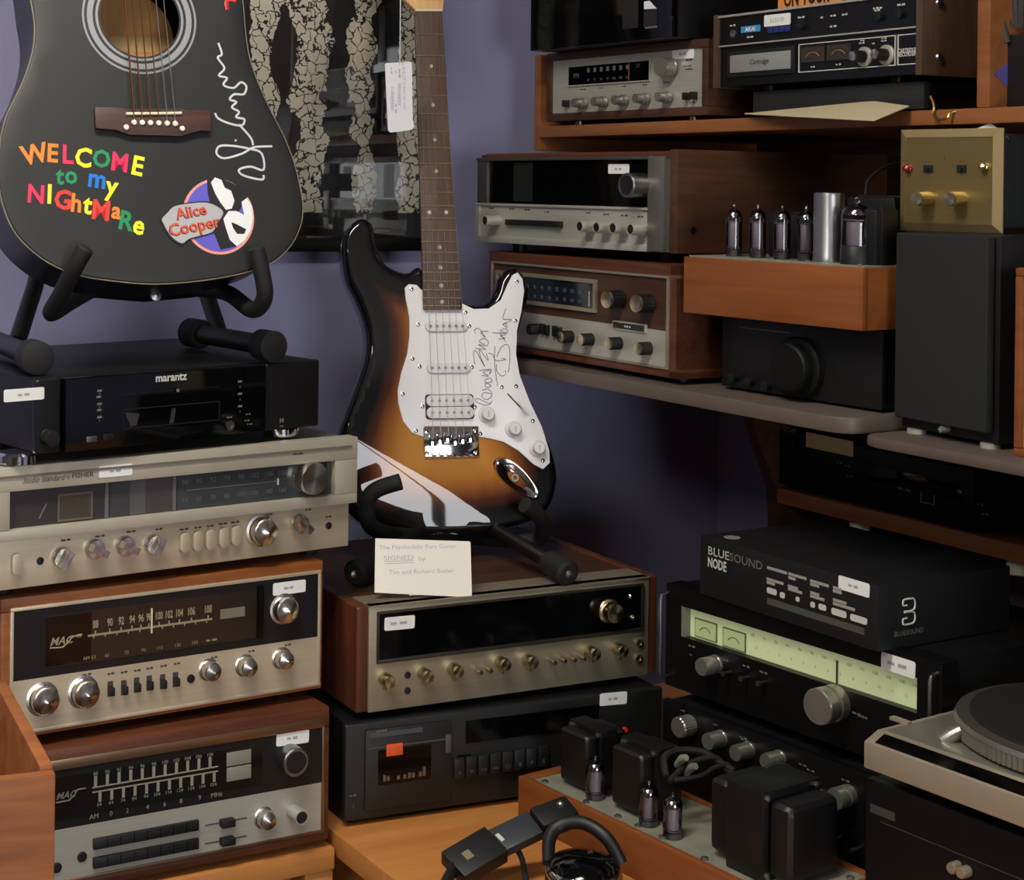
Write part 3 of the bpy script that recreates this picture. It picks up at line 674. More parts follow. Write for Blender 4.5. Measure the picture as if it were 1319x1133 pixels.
# ================================================================ guitars
def pose(px, py, Y, yaw, lean, roll=0.0):
    p = atY(px, py, Y)
    return Matrix.Translation(p) @ Matrix.Rotation(math.radians(yaw), 4, 'Z') @ Matrix.Rotation(math.radians(-lean), 4, 'X') @ Matrix.Rotation(math.radians(roll), 4, 'Y')
def seg_dist(p, a, b):
    d = b - a; l = d.length_squared
    t = max(0, min(1, (p-a).dot(d)/l)) if l else 0
    return (p - (a + d*t)).length
def offset_loop(loop, d):
    """move a counter clockwise loop inwards"""
    n = len(loop); out = []
    for i in range(n):
        e = (loop[(i+1) % n] - loop[i-1]); e.normalize()
        out.append(loop[i] + Vector((-e.y, e.x))*d)
    return out
def ccw(loop):
    a = sum(loop[i-1].x*loop[i].y - loop[i].x*loop[i-1].y for i in range(len(loop)))
    return loop if a > 0 else list(reversed(loop))
def body_mesh(loop, rings, step, attr, contour=None, hole=None, back=True):
    """loop: outline in (x, z); rings: (inset, y) from the front to the back"""
    loop = ccw(loop); n = len(loop); vs = []; fs = []; dist = []
    for k, (ins, y) in enumerate(rings):
        L = offset_loop(loop, ins) if ins else loop
        for p in L: vs.append((p.x, y, p.y)); dist.append(ins)
    for k in range(len(rings)-1):
        for i in range(n):
            j = (i+1) % n; fs.append((k*n+i, (k+1)*n+i, (k+1)*n+j, k*n+j))
    L = offset_loop(loop, rings[0][0])
    x0 = min(p.x for p in L); x1 = max(p.x for p in L); z0 = min(p.y for p in L); z1 = max(p.y for p in L)
    inner = []; nb = len(L)
    def inside(p):
        c = False
        for i in range(nb):
            a, b2 = L[i-1], L[i]
            if (a.y > p.y) != (b2.y > p.y) and p.x < (b2.x-a.x)*(p.y-a.y)/(b2.y-a.y)+a.x: c = not c
        return c
    hl = []
    if hole:
        hc, hr = hole; hl = [Vector((hc[0]+hr*math.cos(2*math.pi*k/40), hc[1]+hr*math.sin(2*math.pi*k/40))) for k in range(40)]
    x = x0 + step*.5
    while x < x1:
        z = z0 + step*.5
        while z < z1:
            p = Vector((x, z))
            if inside(p) and min(seg_dist(p, L[i-1], L[i]) for i in range(0, nb)) > step*.35:
                if not hole or (p-Vector(hole[0])).length > hole[1]+step*.4: inner.append(p)
            z += step
        x += step
    pts = L + hl + inner
    edges = [(i, (i+1) % nb) for i in range(nb)] + [(nb+i, nb+(i+1) % len(hl)) for i in range(len(hl))]
    res = delaunay_2d_cdt(pts, edges, [], 1 if not hole else 0, 1e-6)
    rv, rf, orig = res[0], res[2], res[3]
    base = len(vs); y0 = rings[0][1]; mp = []
    for i, p in enumerate(rv):
        o = [q for q in orig[i] if q < nb]
        if o: mp.append(o[0])
        else:
            dd = min(seg_dist(p, loop[q-1], loop[q]) for q in range(n))
            mp.append(len(vs)); vs.append((p.x, y0 + (contour(p, dd) if contour else 0), p.y)); dist.append(dd)
    for f in rf:
        c = sum((rv[i] for i in f), Vector((0, 0)))/len(f)
        if not inside(c): continue
        if hole and (c-Vector(hole[0])).length < hole[1]*.995: continue
        fs.append(tuple(mp[i] for i in f))
    if back: fs.append(tuple((len(rings)-1)*n+i for i in range(n)))
    if contour:
        for k in range(3 * n):
            if k < len(rings)*n:
                v = vs[k]; p = Vector((v[0], v[2])); y = min(contour(p, dist[k]) + v[1], max(v[1], rings[3][1]+.016)) if k < n*3 else v[1]
                vs[k] = (v[0], y, v[2])
    me = bpy.data.meshes.new('body'); me.from_pydata(vs, [], fs); me.update()
    at = me.attributes.new(attr, 'FLOAT', 'POINT'); at.data.foreach_set('value', dist)
    bm = bmesh.new(); bm.from_mesh(me); bmesh.ops.recalc_face_normals(bm, faces=bm.faces); bm.to_mesh(me); bm.free()
    me.polygons.foreach_set('use_smooth', [True]*len(me.polygons)); me.set_sharp_from_angle(angle=math.radians(50)); me.update()
    return me

# ---------------------------------------------------------------- black acoustic guitar
AM = pose(193, 152, 2.00, 20, 13)
t = aco = T('acoustic_guitar', 'black acoustic guitar with colourful sticker letters standing on the disc player', 'guitar', None, M=AM)
def az(zx, zy): return zx/2.982, zy/2.982
AO = [(40, 0), (45, 33), (42, 67), (30, 104), (17, 131), (6.7, 154), (0, 188), (-1.7, 228), (3.4, 261.6), (16.8, 295), (37, 318.6), (64, 338.7), (100.6, 354), (151, 362), (201, 365.5), (251.5, 362), (295, 355.5), (328.6, 347), (355.5, 335), (375.6, 315), (387, 292), (390.7, 268), (387, 241.4), (379, 208), (365.5, 174), (348.7, 141), (332, 104), (322, 74), (317, 43.6), (315, 20), (313, 0), (311, -30), (316, -70), (308, -112), (275, -145), (200, -158), (120, -154), (62, -132), (36, -95), (33, -55), (37, -25)]
loop = smooth_loop([Vector(t.at(*p)) for p in AO], 3)
M_aco = mat('black_satin_guitar_top', rgb(25, 25, 24), .48, bump=.04, bscale=900)
M_acos = mat('black_gloss_guitar_side', rgb(9, 8, 8), .35, spec=.25)
hx, hz = t.at(180, 23)
hr = abs(t.at(231, 23)[0] - t.at(129, 23)[0])/2
me = body_mesh(loop, [(.0035, 0), (.001, .0006), (0, .002), (0, .004)], .02, 'edge', hole=((hx, hz), hr), back=False)
link('soundboard', me, M_aco, t)
b = MB(); lc = ccw(loop); n = len(lc)
vs = [(p.x, .004, p.y) for p in lc] + [(p.x, .108, p.y) for p in lc]
b.add(vs, [(i, i+n, (i+1) % n+n, (i+1) % n) for i in range(n)] + [tuple(range(n, 2*n))]); b.build('side_and_back', M_acos, t)
b = MB(); L2 = offset_loop(lc, .0001); b.tube([(p.x, .0022, p.y) for p in L2], .0012, 6, closed=True); b.build('binding', mat('cream_binding', rgb(120, 110, 86), .5), t)
M_ros = mat('grey_rosette_rings', rgb(140, 142, 144), .45)
for r0, r1 in ((1.05, 1.11), (1.18, 1.32), (1.39, 1.44)):
    b = MB(); q = 56; vs = []
    for k in range(q):
        a = 2*math.pi*k/q
        for r, y in ((r0, -.0003), (r1, -.0003), (r1, .0003), (r0, .0003)): vs.append((hx+hr*r*math.cos(a), y, hz+hr*r*math.sin(a)))
    b.add(vs, [(4*k+j, 4*k+(j+1) % 4, 4*((k+1) % q)+(j+1) % 4, 4*((k+1) % q)+j) for k in range(q) for j in range(4)])
    b.build('rosette_ring', M_ros, t)
MB().prism([(hx+hr*1.3*math.cos(2*math.pi*k/32), hz+hr*1.3*math.sin(2*math.pi*k/32)) for k in range(32)], .085, .09).build('inside_back', wood('pale_mahogany', rgb(176, 122, 70), rgb(206, 156, 100), .5, axis=2), t)
b = MB(); x, z = t.at(172, 55, .084); b.box(x-.03, x+.03, .0845, .0849, z-.012, z+.008); b.build('maker_label', mat('aged_label', rgb(196, 160, 110), .7), t)
# bridge
M_rose = wood('rosewood', rgb(48, 30, 24), rgb(80, 52, 42), .5)
br = [(358, 418), (455, 418), (480, 424), (690, 424), (710, 428), (803, 432), (805, 512), (765, 508), (715, 522), (690, 530), (490, 524), (440, 506), (362, 500)]
MB().prism([t.at(*az(*p)) for p in br], -.009, 0).build('bridge', M_rose, t, bevel=.002)
a = t.at(*az(483, 438), -.0095); c = t.at(*az(697, 435), -.0095)
MB().tube([(a[0], -.0105, a[1]), (c[0], -.0105, c[1])], .0019, 8).build('saddle', mat('bone', rgb(214, 206, 184), .4), t)
pins = [(515, 470), (546, 471), (578, 472), (610, 473), (642, 474), (673, 475)]
for p in pins + [(485, 489), (700, 494)]:
    x, z = t.at(*az(*p), -.010); MB().lathe([(.0030, 0), (.0036, .0015), (.003, .003), (0, .0036)], 14, (x, -.009, z)).build('bridge_pin', mat('ivory_pin', rgb(222, 216, 200), .35), t)
M_bronze = mat('bronze_string', rgb(150, 98, 62), .35, 1.0); M_str = mat('steel_string', rgb(190, 188, 180), .3, 1.0)
top = (t.at(*az(475, 0), -.008), t.at(*az(625, 0), -.008))
for k, (px, py) in enumerate(pins):
    x, z = t.at(*az(px, py), -.010); f = k/5
    tx = top[0][0] + (top[1][0]-top[0][0])*f; tz_ = top[0][1]; dx, dz = tx-x, tz_-z; s = (.82)/dz if dz else 1
    MB().tube([(x, -.0095, z), (x+dx*.1, -.0125, z+dz*.1), (x+dx*s, -.013, z+dz*s)], .00115-.0001*k, 6).build('string', M_bronze if k < 4 else M_str, t)
# neck and head above the picture
nx, nz = (top[0][0]+top[1][0])/2, t.at(170, -150)[1]
MB().box(nx-.03, nx+.03, -.009, -.002, hz+hr*1.02, nz+.42).build('fretboard', M_rose, t, bevel=.001)
MB().box(nx-.028, nx+.028, -.002, .02, nz-.005, nz+.42).build('neck', M_acos, t, bevel=.006, seg=3)
MB().prism([(nx-.03, nz+.42), (nx+.03, nz+.42), (nx+.04, nz+.6), (nx-.04, nz+.6)], -.002, .014).build('headstock', M_acos, t, bevel=.002)
for k in range(3):
    for sgn in (-1, 1): MB().lathe([(.006, 0), (.008, .01), (.006, .02)], 12, (nx+sgn*.05, .01, nz+.46+k*.05), 'y').build('tuning_peg', M_chrome, t)
# sticker letters
CO = dict(o=(240, 128, 40), p=(222, 40, 84), y=(240, 224, 40), g=(20, 138, 84), b=(24, 112, 206), r=(226, 56, 44))
LT = [('W', 132, 588, 'o', 84, 12), ('E', 203, 585, 'o', 80, -4), ('L', 262, 590, 'p', 82, -3), ('C', 320, 602, 'y', 84, -6), ('O', 390, 607, 'g', 76, -4), ('M', 460, 620, 'p', 80, -8), ('E', 530, 634, 'y', 84, -12),
      ('t', 230, 668, 'g', 76, -5), ('o', 273, 676, 'g', 78, 0), ('m', 374, 690, 'b', 84, -8), ('y', 430, 712, 'y', 84, -10),
      ('N', 138, 742, 'p', 80, -5), ('I', 190, 742, 'y', 84, -4), ('G', 241, 764, 'r', 84, -4), ('h', 293, 776, 'o', 80, -6), ('t', 337, 778, 'y', 84, -10), ('M', 388, 804, 'r', 86, -8), ('a', 448, 812, 'o', 76, -10), ('R', 488, 845, 'g', 84, -12), ('e', 535, 868, 'y', 86, -14)]
for ch, px, py, c, h, rot in LT:
    x, z = t.at(*az(px, py)); s = abs(t.at(*az(px, py-h/2))[1] - t.at(*az(px, py+h/2))[1])*1.22
    if ch in 'toamye': z -= s*.04 if ch != 'y' else -s*.02
    MB().text(ch, x, z + (s*.10 if ch in 'oame' else (s*-.02)), s, y=-.0007, rot=math.radians(rot), bold=.028, sx=.9).build('sticker_letter', mat('sticker_' + c, rgb(*CO[c]), .45), t)
# silver signature
SG = [[(838, 165), (852, 208), (836, 222), (862, 262), (840, 290), (872, 300), (858, 326), (897, 338), (925, 316), (946, 332), (936, 362), (900, 362), (882, 382), (908, 392), (890, 412), (918, 430), (906, 450), (938, 458), (928, 482), (880, 474), (838, 455), (826, 434)],
      [(918, 478), (962, 528), (972, 558)], [(1045, 562), (975, 566), (930, 590), (862, 608), (832, 590), (842, 562), (890, 560), (960, 572), (1005, 590), (1012, 652), (962, 640), (918, 652), (935, 674), (1005, 690), (1012, 672)], [(902, 538), (908, 541)]]
b = MB()
for st_ in SG:
    pts = [t.at(*az(*p)) for p in st_]; b.tube(smooth_path([(p[0], -.0004, p[1]) for p in pts], 4), .00135, 6, flat=.25)
b.build('signature', mat('silver_marker', rgb(196, 196, 196), .5), t)
b = MB()
for q in ([(862, -10), (905, 3), (890, -5), (868, 10), (875, 38)], [(870, 5), (872, 38)]):
    b.tube(smooth_path([(p[0], -.0004, p[1]) for p in [t.at(*az(*p)) for p in q]], 4), .0022, 6, flat=.2)
b.build('red_mark', mat('red_marker', rgb(206, 46, 46), .5), t)
# round sticker with two lines of lettering
def sz(x, y): return x/5.964+180, y/5.964+210
cx, cz = t.at(*sz(605, 410)); rx = abs(t.at(*sz(880, 410))[0] - t.at(*sz(330, 410))[0])/2; rz = abs(t.at(*sz(605, 118))[1]-t.at(*sz(605, 700))[1])/2
def disc(k, n=44): return [(cx+rx*k*math.cos(2*math.pi*i/n), cz+rz*k*math.sin(2*math.pi*i/n)) for i in range(n)]
o = MB().prism(disc(1), -.0005, 0).build('round_sticker', mat('salmon_print', rgb(232, 150, 134), .5), t, label='round purple and white sticker with a lettered banner')
MB().prism(disc(.93), -.0008, -.0004).build('sticker_field', mat('violet_print', rgb(92, 84, 186), .5), o)
M_bk = mat('black_print', rgb(18, 18, 18), .5); M_wh = mat('white_print', rgb(222, 222, 224), .5)
def poly(pts, y, nm, m, par): return MB().prism([t.at(*sz(*p)) for p in pts], y-.0003, y).build(nm, m, par)
poly([(515, 130), (585, 105), (690, 145), (800, 200), (830, 260), (790, 300), (770, 360), (700, 420), (740, 640), (620, 665), (560, 520), (545, 330), (520, 230)], -.0008, 'dark_shape', M_bk, o)
poly([(545, 150), (575, 112), (625, 130), (650, 190), (700, 215), (725, 290), (705, 350), (660, 360), (615, 300), (580, 240)], -.0011, 'pale_shape', M_wh, o)
poly([(780, 300), (820, 270), (858, 330), (868, 420), (850, 520), (800, 600), (745, 640), (690, 590), (660, 500), (640, 430), (680, 370), (740, 370), (800, 400)], -.0011, 'pale_shape', M_wh, o)
poly([(700, 455), (740, 470), (815, 510), (800, 545), (745, 545), (715, 500)], -.0014, 'dark_shape', M_bk, o)
ba = smooth_loop([Vector(p) for p in ((150, 430), (200, 375), (245, 330), (330, 310), (520, 295), (640, 350), (650, 400), (600, 470), (560, 540), (380, 590), (320, 630), (245, 590), (190, 520), (165, 470))], 3)
bn = poly([tuple(p) for p in ba], -.0014, 'banner', M_bk, o)
bc = Vector((400, 450)); poly([tuple(bc + (Vector(p)-bc)*.93) for p in ba], -.0017, 'banner_fill', mat('grey_print', rgb(168, 168, 170), .5), bn)
M_red = mat('red_orange_print', rgb(206, 80, 54), .5)
for s_, p, h in (('Alice', (390, 372), 120), ('Cooper', (420, 480), 130)):
    x, z = t.at(*sz(*p)); s = abs(t.at(*sz(p[0], p[1]-h/2))[1]-t.at(*sz(p[0], p[1]+h/2))[1])
    MB().text(s_, x-.0006, z-.0007, s*1.0, y=-.0021, rot=math.radians(11), bold=.035, sx=.98).build('lettering', M_bk, bn)
    MB().text(s_, x, z, s*1.0, y=-.0024, rot=math.radians(11), bold=.015, sx=.98).build('lettering', M_red, bn)
x, z = t.at(197, 379, .05); MB().lathe([(.005, 0), (.005, .006), (.0075, .008), (.007, .013), (0, .015)], 16, t.inv @ atY(198, 382, 2.05), 'y').build('strap_pin', M_steel, t)

# ---- folding tube stand under the acoustic guitar
zc = cdp.M.translation.z + cdp.H
g = T('guitar_stand', 'black tubular guitar stand on the disc player', 'guitar stand', (cdp.M.translation.x, cdp.M.translation.y, zc), 37.72)
def gp(px, py, Y): return g.inv @ atY(px, py, Y)
def foot_bar(g, a, b2, r, capr, caplen):
    a = Vector(a); b2 = Vector(b2); d = (b2-a).normalized()
    o = MB().tube([a, b2], r, 14).build('foot_bar', M_black, g)
    for p, q in ((a, d), (b2, -d)):
        MB().tube([p - q*.004, p - q*.002, p + q*caplen*.9, p + q*caplen], [capr*.8, capr, capr, capr*.9], 18).build('rubber_cap', M_rub, o)
zr = .021
def on_top(px, py, z): 
    x, y = g.atz(px, py, z); return Vector((x, y, z))
fa = on_top(352, 446, zr); fb = on_top(246, 428, zr)
foot_bar(g, fa, fb, .013, .020, .032)
fc = on_top(48, 461, zr); dv = (fb-fa); fd = on_top(-40, 425, zr)
foot_bar(g, fc, fd, .013, .020, .032)
for (p, q) in (((283, 430), (264, 372)), ((22, 440), (44, 372))):
    a = on_top(p[0], p[1], .02); yy = (g.M @ a).y + .05
    MB().tube([a, gp(q[0], q[1], yy+.02), gp(q[0] - (10 if q[0] > 100 else -14), q[1]-60, yy+.07)], .0115, 12).build('leg', M_black, g)
def arm(pts, r=.010):
    P = smooth_path([gp(*p) for p in pts], 6)
    MB().tube(P, [r]*(len(P)-1)+[r*.7], 14).build('padded_arm', M_rub, g)
arm([(250, 372, 2.17), (292, 377, 2.09), (325, 399, 2.02), (341, 382, 1.99), (336, 345, 1.985), (330, 318, 1.985)], .0105)
arm([(120, 372, 2.12), (92, 388, 2.05), (66, 403, 1.965), (78, 380, 1.93), (96, 345, 1.905), (111, 318, 1.90)], .0105)
cb = gp(185, 378, 2.185); MB().tube([gp(120, 372, 2.12), cb, gp(250, 372, 2.17)], .0115, 12).build('crossbar', M_black, g)

# ---------------------------------------------------------------- sunburst electric guitar
EM = pose(581, 568, 2.40, 10, 12)
t = ele = T('electric_guitar', 'sunburst electric guitar with a signed white pickguard on the wood ended receiver', 'guitar', None, M=EM)
def ez(x, y): return x/2.576+400, y/2.576+340
EO = [(594, 383), (602, 390.5), (621, 392.4), (635, 384.6), (642.6, 371), (646.5, 357.5), (656, 345.5), (668, 345), (677.6, 357.5), (682.6, 375), (679.5, 394), (671.7, 417.6), (666.5, 445), (668, 464), (671.7, 483.6), (683, 514.7), (699, 549.6), (712.5, 580.7), (719, 611.7), (716, 635), (706.7, 656), (687, 670), (648.5, 681), (602, 687), (555, 688.5), (497, 685.5), (468, 675), (447, 655), (437, 628), (434, 595), (438, 562), (445, 538), (458, 503), (470, 468), (474, 441), (470, 414), (458, 383), (447.5, 362), (442.5, 335), (442, 312), (449, 293), (462, 281.5), (474, 281.5), (482, 292), (485, 314), (494, 335.6), (510.7, 347.3), (527, 351), (540, 343), (550, 352), (570, 360)]
loop = smooth_loop([Vector(t.at(*p)) for p in EO], 3)
# arm contour: a bevel that falls away towards the lower left edge
ca = Vector(t.at(448, 560)); cb2 = Vector(t.at(640, 676)); cd_ = (cb2-ca).normalized(); cn = Vector((cd_.y, -cd_.x))
if cn.dot(Vector(t.at(470, 680)) - ca) < 0: cn = -cn
def contour(p, d):
    s = (p-ca).dot(cn)
    if s <= -.008: return 0.0
    if s < .008: return .13*(s+.008)**2/.032
    return .13*s + (0 if s < .048 else min(3.0*(s-.048)**2, .010))
me = body_mesh(loop, [(.009, 0), (.005, .0012), (.0018, .004), (0, .009), (0, .036), (.003, .042), (.009, .044)], .008, 'edge', contour=contour)
m = bpy.data.materials.new('sunburst_lacquer'); m.use_nodes = True; nt = m.node_tree; pb_ = nt.nodes['Principled BSDF']
an = nt.nodes.new('ShaderNodeAttribute'); an.attribute_name = 'edge'
mr = nt.nodes.new('ShaderNodeMath'); mr.operation = 'MULTIPLY'; mr.inputs[1].default_value = 10.0; nt.links.new(an.outputs['Fac'], mr.inputs[0])
tc = nt.nodes.new('ShaderNodeTexCoord'); mp = nt.nodes.new('ShaderNodeMapping'); mp.inputs['Scale'].default_value = (40, 40, 2); nt.links.new(tc.outputs['Object'], mp.inputs[0])
nz_ = nt.nodes.new('ShaderNodeTexNoise'); nz_.inputs['Scale'].default_value = 1.2; nz_.inputs['Detail'].default_value = 6; nt.links.new(mp.outputs[0], nz_.inputs[0])
mm = nt.nodes.new('ShaderNodeMath'); mm.operation = 'MULTIPLY_ADD'; mm.inputs[1].default_value = .10; nt.links.new(nz_.outputs[0], mm.inputs[0])
sb = nt.nodes.new('ShaderNodeMath'); sb.operation = 'SUBTRACT'; sb.inputs[1].default_value = .05; nt.links.new(mr.outputs[0], sb.inputs[0]); nt.links.new(sb.outputs[0], mm.inputs[2])
cr = nt.nodes.new('ShaderNodeValToRGB'); e = cr.color_ramp.elements
e[0].position = .30; e[0].color = rgb(6, 5, 4); e[1].position = .46; e[1].color = rgb(70, 32, 12)
for p_, c_ in ((.60, rgb(124, 70, 26)), (.80, rgb(166, 106, 42)), (1.0, rgb(184, 126, 56))):
    q = e.new(p_); q.color = c_
nt.links.new(mm.outputs[0], cr.inputs[0]); nt.links.new(cr.outputs[0], pb_.inputs['Base Color'])
pb_.inputs['Roughness'].default_value = .4; pb_.inputs['Specular IOR Level'].default_value = .1; pb_.inputs['Coat Weight'].default_value = 1.0; pb_.inputs['Coat Roughness'].default_value = .02
link('body', me, m, t)
# pickguard
PG = [(526, 366), (536, 367), (544, 375), (546, 399), (594, 399), (595, 391), (609.6, 398), (629, 397.5), (644.6, 386.6), (653, 367), (659.5, 354.5), (666, 351), (672.5, 359.4), (674.6, 375), (671, 402), (665.5, 425.4), (664.3, 456.5), (669, 483.6), (682.4, 518.6), (697.5, 549.6), (707, 580.7), (707.6, 596), (699, 604), (687, 598), (668, 580.7), (648.5, 569), (629, 564.4), (616, 562), (616, 549), (546, 549), (546, 563), (530, 557), (518.4, 542), (512.6, 518.6), (511.8, 503), (516.5, 479.8), (524, 456.5), (527, 433), (527, 410), (522, 384), (521, 371)]
M_pg = mat('white_pickguard', rgb(222, 220, 222), .3, spec=.4)
pg = MB().prism([t.at(*p) for p in PG], -.0025, -.0001).build('pickguard', M_pg, t, bevel=.0006)
for p in ((335, 83), (514, 160), (685, 58), (680, 188), (338, 314), (306, 431), (350, 553), (563, 562), (634, 408), (682, 405), (737, 520), (770, 652), (357, 201), (527, 206), (362, 340), (535, 342), (372, 472), (545, 475)):
    x, z = t.at(*ez(*p), -.0025); MB().lathe([(.0032, 0), (.0030, .0008), (.0016, .0014), (0, .0015)], 12, (x, -.0025, z)).build('screw', M_chrome, pg)
M_pu = mat('white_pickup_cover', rgb(214, 212, 212), .35)
for (x0, z0), (x1, z1) in (((380, 190), (518, 224)), ((385, 328), (528, 362))):
    a = t.at(*ez(x0, z1), -.0025); c = t.at(*ez(x1, z0), -.0025); hh = abs(c[1]-a[1])
    o = MB().prism(rrect(a[0], c[0], min(a[1], c[1]), max(a[1], c[1]), hh*.49, 6), -.0065, -.002).build('pickup', M_pu, t, bevel=.0012)
    for k in range(6):
        x = a[0] + (c[0]-a[0])*(.12+.152*k); MB().cyl(.0024, .0008, 12, (x, -.0065, (a[1]+c[1])/2)).build('pole_piece', M_steel, o)
a = t.at(*ez(382, 516), -.0025); c = t.at(*ez(540, 431), -.0025); zm_ = (a[1]+c[1])/2
o = MB().prism(rrect(a[0], c[0], a[1], c[1], .005, 4), -.0035, -.002).build('pickup_surround', M_blackp, t)
for z0, z1 in ((a[1]+.0012, zm_-.0004), (zm_+.0004, c[1]-.0012)):
    q = MB().prism(rrect(a[0]+.0012, c[0]-.0012, z0, z1, (z1-z0)*.48, 6), -.008, -.0025).build('pickup_coil', M_pu, o, bevel=.0012)
    for k in range(6):
        x = a[0] + (c[0]-a[0])*(.13+.148*k); MB().cyl(.0022, .0008, 12, (x, -.008, (z0+z1)/2)).build('pole_piece', M_steel, o)
# knobs, switch
for p in ((590, 497), (679, 546), (759, 609)):
    x, z = t.at(*ez(*p), -.014); o = MB().lathe([(.0125, 0), (.0125, .003), (.0098, .005), (.0088, .013), (.0078, .0145), (0, .0145)], 28, (x, -.0025, z)).build('control_knob', M_pu, t)
    MB().box(x-.0004, x+.0004, -.0172, -.0168, z-.005, z+.004).build('knob_mark', M_palegrey, o)
a = t.at(*ez(655, 430), -.004); c = t.at(*ez(700, 478), -.004)
MB().tube([(a[0], -.003, a[1]), (c[0], -.003, c[1])], .0011, 6).build('switch_slot', M_print, t)
MB().tube([(c[0], -.002, c[1]), (c[0]-.001, -.012, c[1]+.002), (c[0]-.001, -.018, c[1]+.003)], [.0015, .003, .0035], 10).build('pickup_switch', M_pu, t)
# bridge
a = t.at(*ez(376, 640), -.001); c = t.at(*ez(553, 541), -.001)
bp_ = MB().box(a[0], c[0], -.005, -.0005, a[1], c[1]).build('bridge_plate', M_chrome, t, bevel=.001)
sd = []
for k in range(6):
    x = a[0] + (c[0]-a[0])*(.15+.14*k); zz = a[1] + (c[1]-a[1])*(.62 + .05*(k % 3)); sd.append((x, zz))
    MB().box(x-.0045, x+.0045, -.0125, -.005, zz-.011, zz+.006).build('saddle', M_chrome, bp_, bevel=.0012)
    MB().cyl(.0015, .014, 8, (x, -.008, a[1]+.001), 'y').build('saddle_screw', M_chrome, bp_)
for x in (a[0]+.004, c[0]-.004):
    for z in (a[1]+.005, c[1]-.005): MB().lathe([(.0035, 0), (.003, .0018), (0, .002)], 12, (x, -.005, z)).build('plate_screw', M_chrome, bp_)
# jack plate
ja = Vector(t.at(*ez(622, 658), -.003)); jb = Vector(t.at(*ez(748, 768), -.003)); jm = (ja+jb)/2; jd = (jb-ja).normalized(); jn = Vector((-jd.y, jd.x))
hl = (jb-ja).length/2 + .006
ov = lambda k, yy: [(jm + jd*hl*k*math.cos(2*math.pi*i/32) + jn*.0165*k*math.sin(2*math.pi*i/32)*(1-.25*math.cos(2*math.pi*i/32))) for i in range(32)]
b = MB(); o1, o2, o3 = ov(1, 0), ov(.93, 0), ov(.62, 0); vs = [(p.x, -.0005, p.y) for p in o1] + [(p.x, -.0045, p.y) for p in o2] + [(p.x, -.0035, p.y) for p in o3] + [(jm.x+jd.x*.004, .006, jm.y+jd.y*.004)]
b.add(vs, [(r*32+i, r*32+(i+1) % 32, (r+1)*32+(i+1) % 32, (r+1)*32+i) for r in range(2) for i in range(32)] + [(64+i, 64+(i+1) % 32, 96) for i in range(32)])
jp = b.build('jack_plate', M_chrome, t)
MB().lathe([(.0055, 0), (.0055, .004), (.0035, .004), (.003, .001), (0, .001)], 16, (jm.x-jd.x*.003, .0015, jm.y-jd.y*.003)).build('jack_socket', M_steel, jp)
for p in (ja, jb): MB().lathe([(.003, 0), (.0025, .0015), (0, .0018)], 10, (p.x, -.004, p.y)).build('screw', M_chrome, jp)
# neck: board, frets, dots
yb = -.0105
nl = t.at(534.6, 15, yb); nr = t.at(569.6, 15, yb); bl = t.at(546, 398, yb); brr = t.at(593.6, 398, yb)
sc0 = Vector(((nl[0]+nr[0])/2, (nl[1]+nr[1])/2)); sad = Vector((sum(p[0] for p in sd)/6, sum(p[1] for p in sd)/6)); SL = (sad-sc0).length
def across(f):   # f from the nut (0) to the end of the board (1)
    return Vector(nl).lerp(Vector(bl), f), Vector(nr).lerp(Vector(brr), f)
bdl = (Vector(bl)+Vector(brr))/2; BL = (bdl-sc0).length
M_fb = wood('rosewood_fretboard', rgb(66, 48, 38), rgb(100, 76, 60), .5, axis=2, scale=9)
fb = MB().prism([nl, nr, brr, bl], yb+.0005, -.003).build('fretboard', M_fb, t, bevel=.001)
M_maple = wood('maple_neck', rgb(196, 146, 92), rgb(222, 178, 122), .4, axis=2)
mid = lambda f: (across(f)[0]+across(f)[1])/2
ps = []; N_ = 14
vs = []; fs = []
for k in range(N_+1):
    f = k/N_*.93; a, c = across(f); wv = (c-a)/2; mdl = (a+c)/2
    for j in range(7):
        an_ = math.pi*j/6; q = mdl - wv*.99*math.cos(an_); vs.append((q.x, -.003 + .021*math.sin(an_), q.y))
for k in range(N_):
    for j in range(6): fs.append((k*7+j, k*7+j+1, (k+1)*7+j+1, (k+1)*7+j))
    fs.append((k*7, (k+1)*7, (k+1)*7+6, k*7+6))
fs += [tuple(range(6, -1, -1)), tuple(N_*7+j for j in range(7))]
MB().add(vs, fs).build('neck', M_maple, t)
M_fret = mat('nickel_fret', rgb(190, 176, 140), .3, 1.0)
def fpos(n): return SL*(1 - 2**(-n/12))/BL
for n in range(1, 22):
    f = fpos(n)
    if f > .995: break
    a, c = across(f); MB().tube([(a.x, yb, a.y), (c.x, yb, c.y)], .0011, 6).build('fret', M_fret, fb)
for n in (3, 5, 7, 9, 12, 15, 17, 19, 21):
    f = (fpos(n)+fpos(n-1))/2; a, c = across(f)
    for q in ((.5,) if n != 12 else (.25, .75)):
        p = a.lerp(c, q); MB().cyl(.003, .0005, 14, (p.x, yb+.0006, p.y)).build('inlay_dot', mat('pearl_dot', rgb(196, 188, 168), .35), fb)
a, c = across(-.004); MB().tube([(a.x, yb-.0008, a.y), (c.x, yb-.0008, c.y)], .0022, 8).build('nut', mat('bone', rgb(214, 206, 184), .4), t)
for k in range(6):
    a, c = across(0); p = a.lerp(c, .1+.16*k); s_ = sd[k]
    MB().tube([(p.x, yb-.0028, p.y), (s_[0], -.0133, s_[1])], .00055-.00004*k, 6).build('string', M_str, t)
hs = [(534, 14), (570, 14), (571, 2), (566, -14), (572, -60), (560, -130), (540, -150), (512, -140), (506, -60), (514, -6), (526, 6)]
hd = MB().prism([t.at(*p) for p in hs], -.004, .010).build('headstock', M_maple, t, bevel=.002)
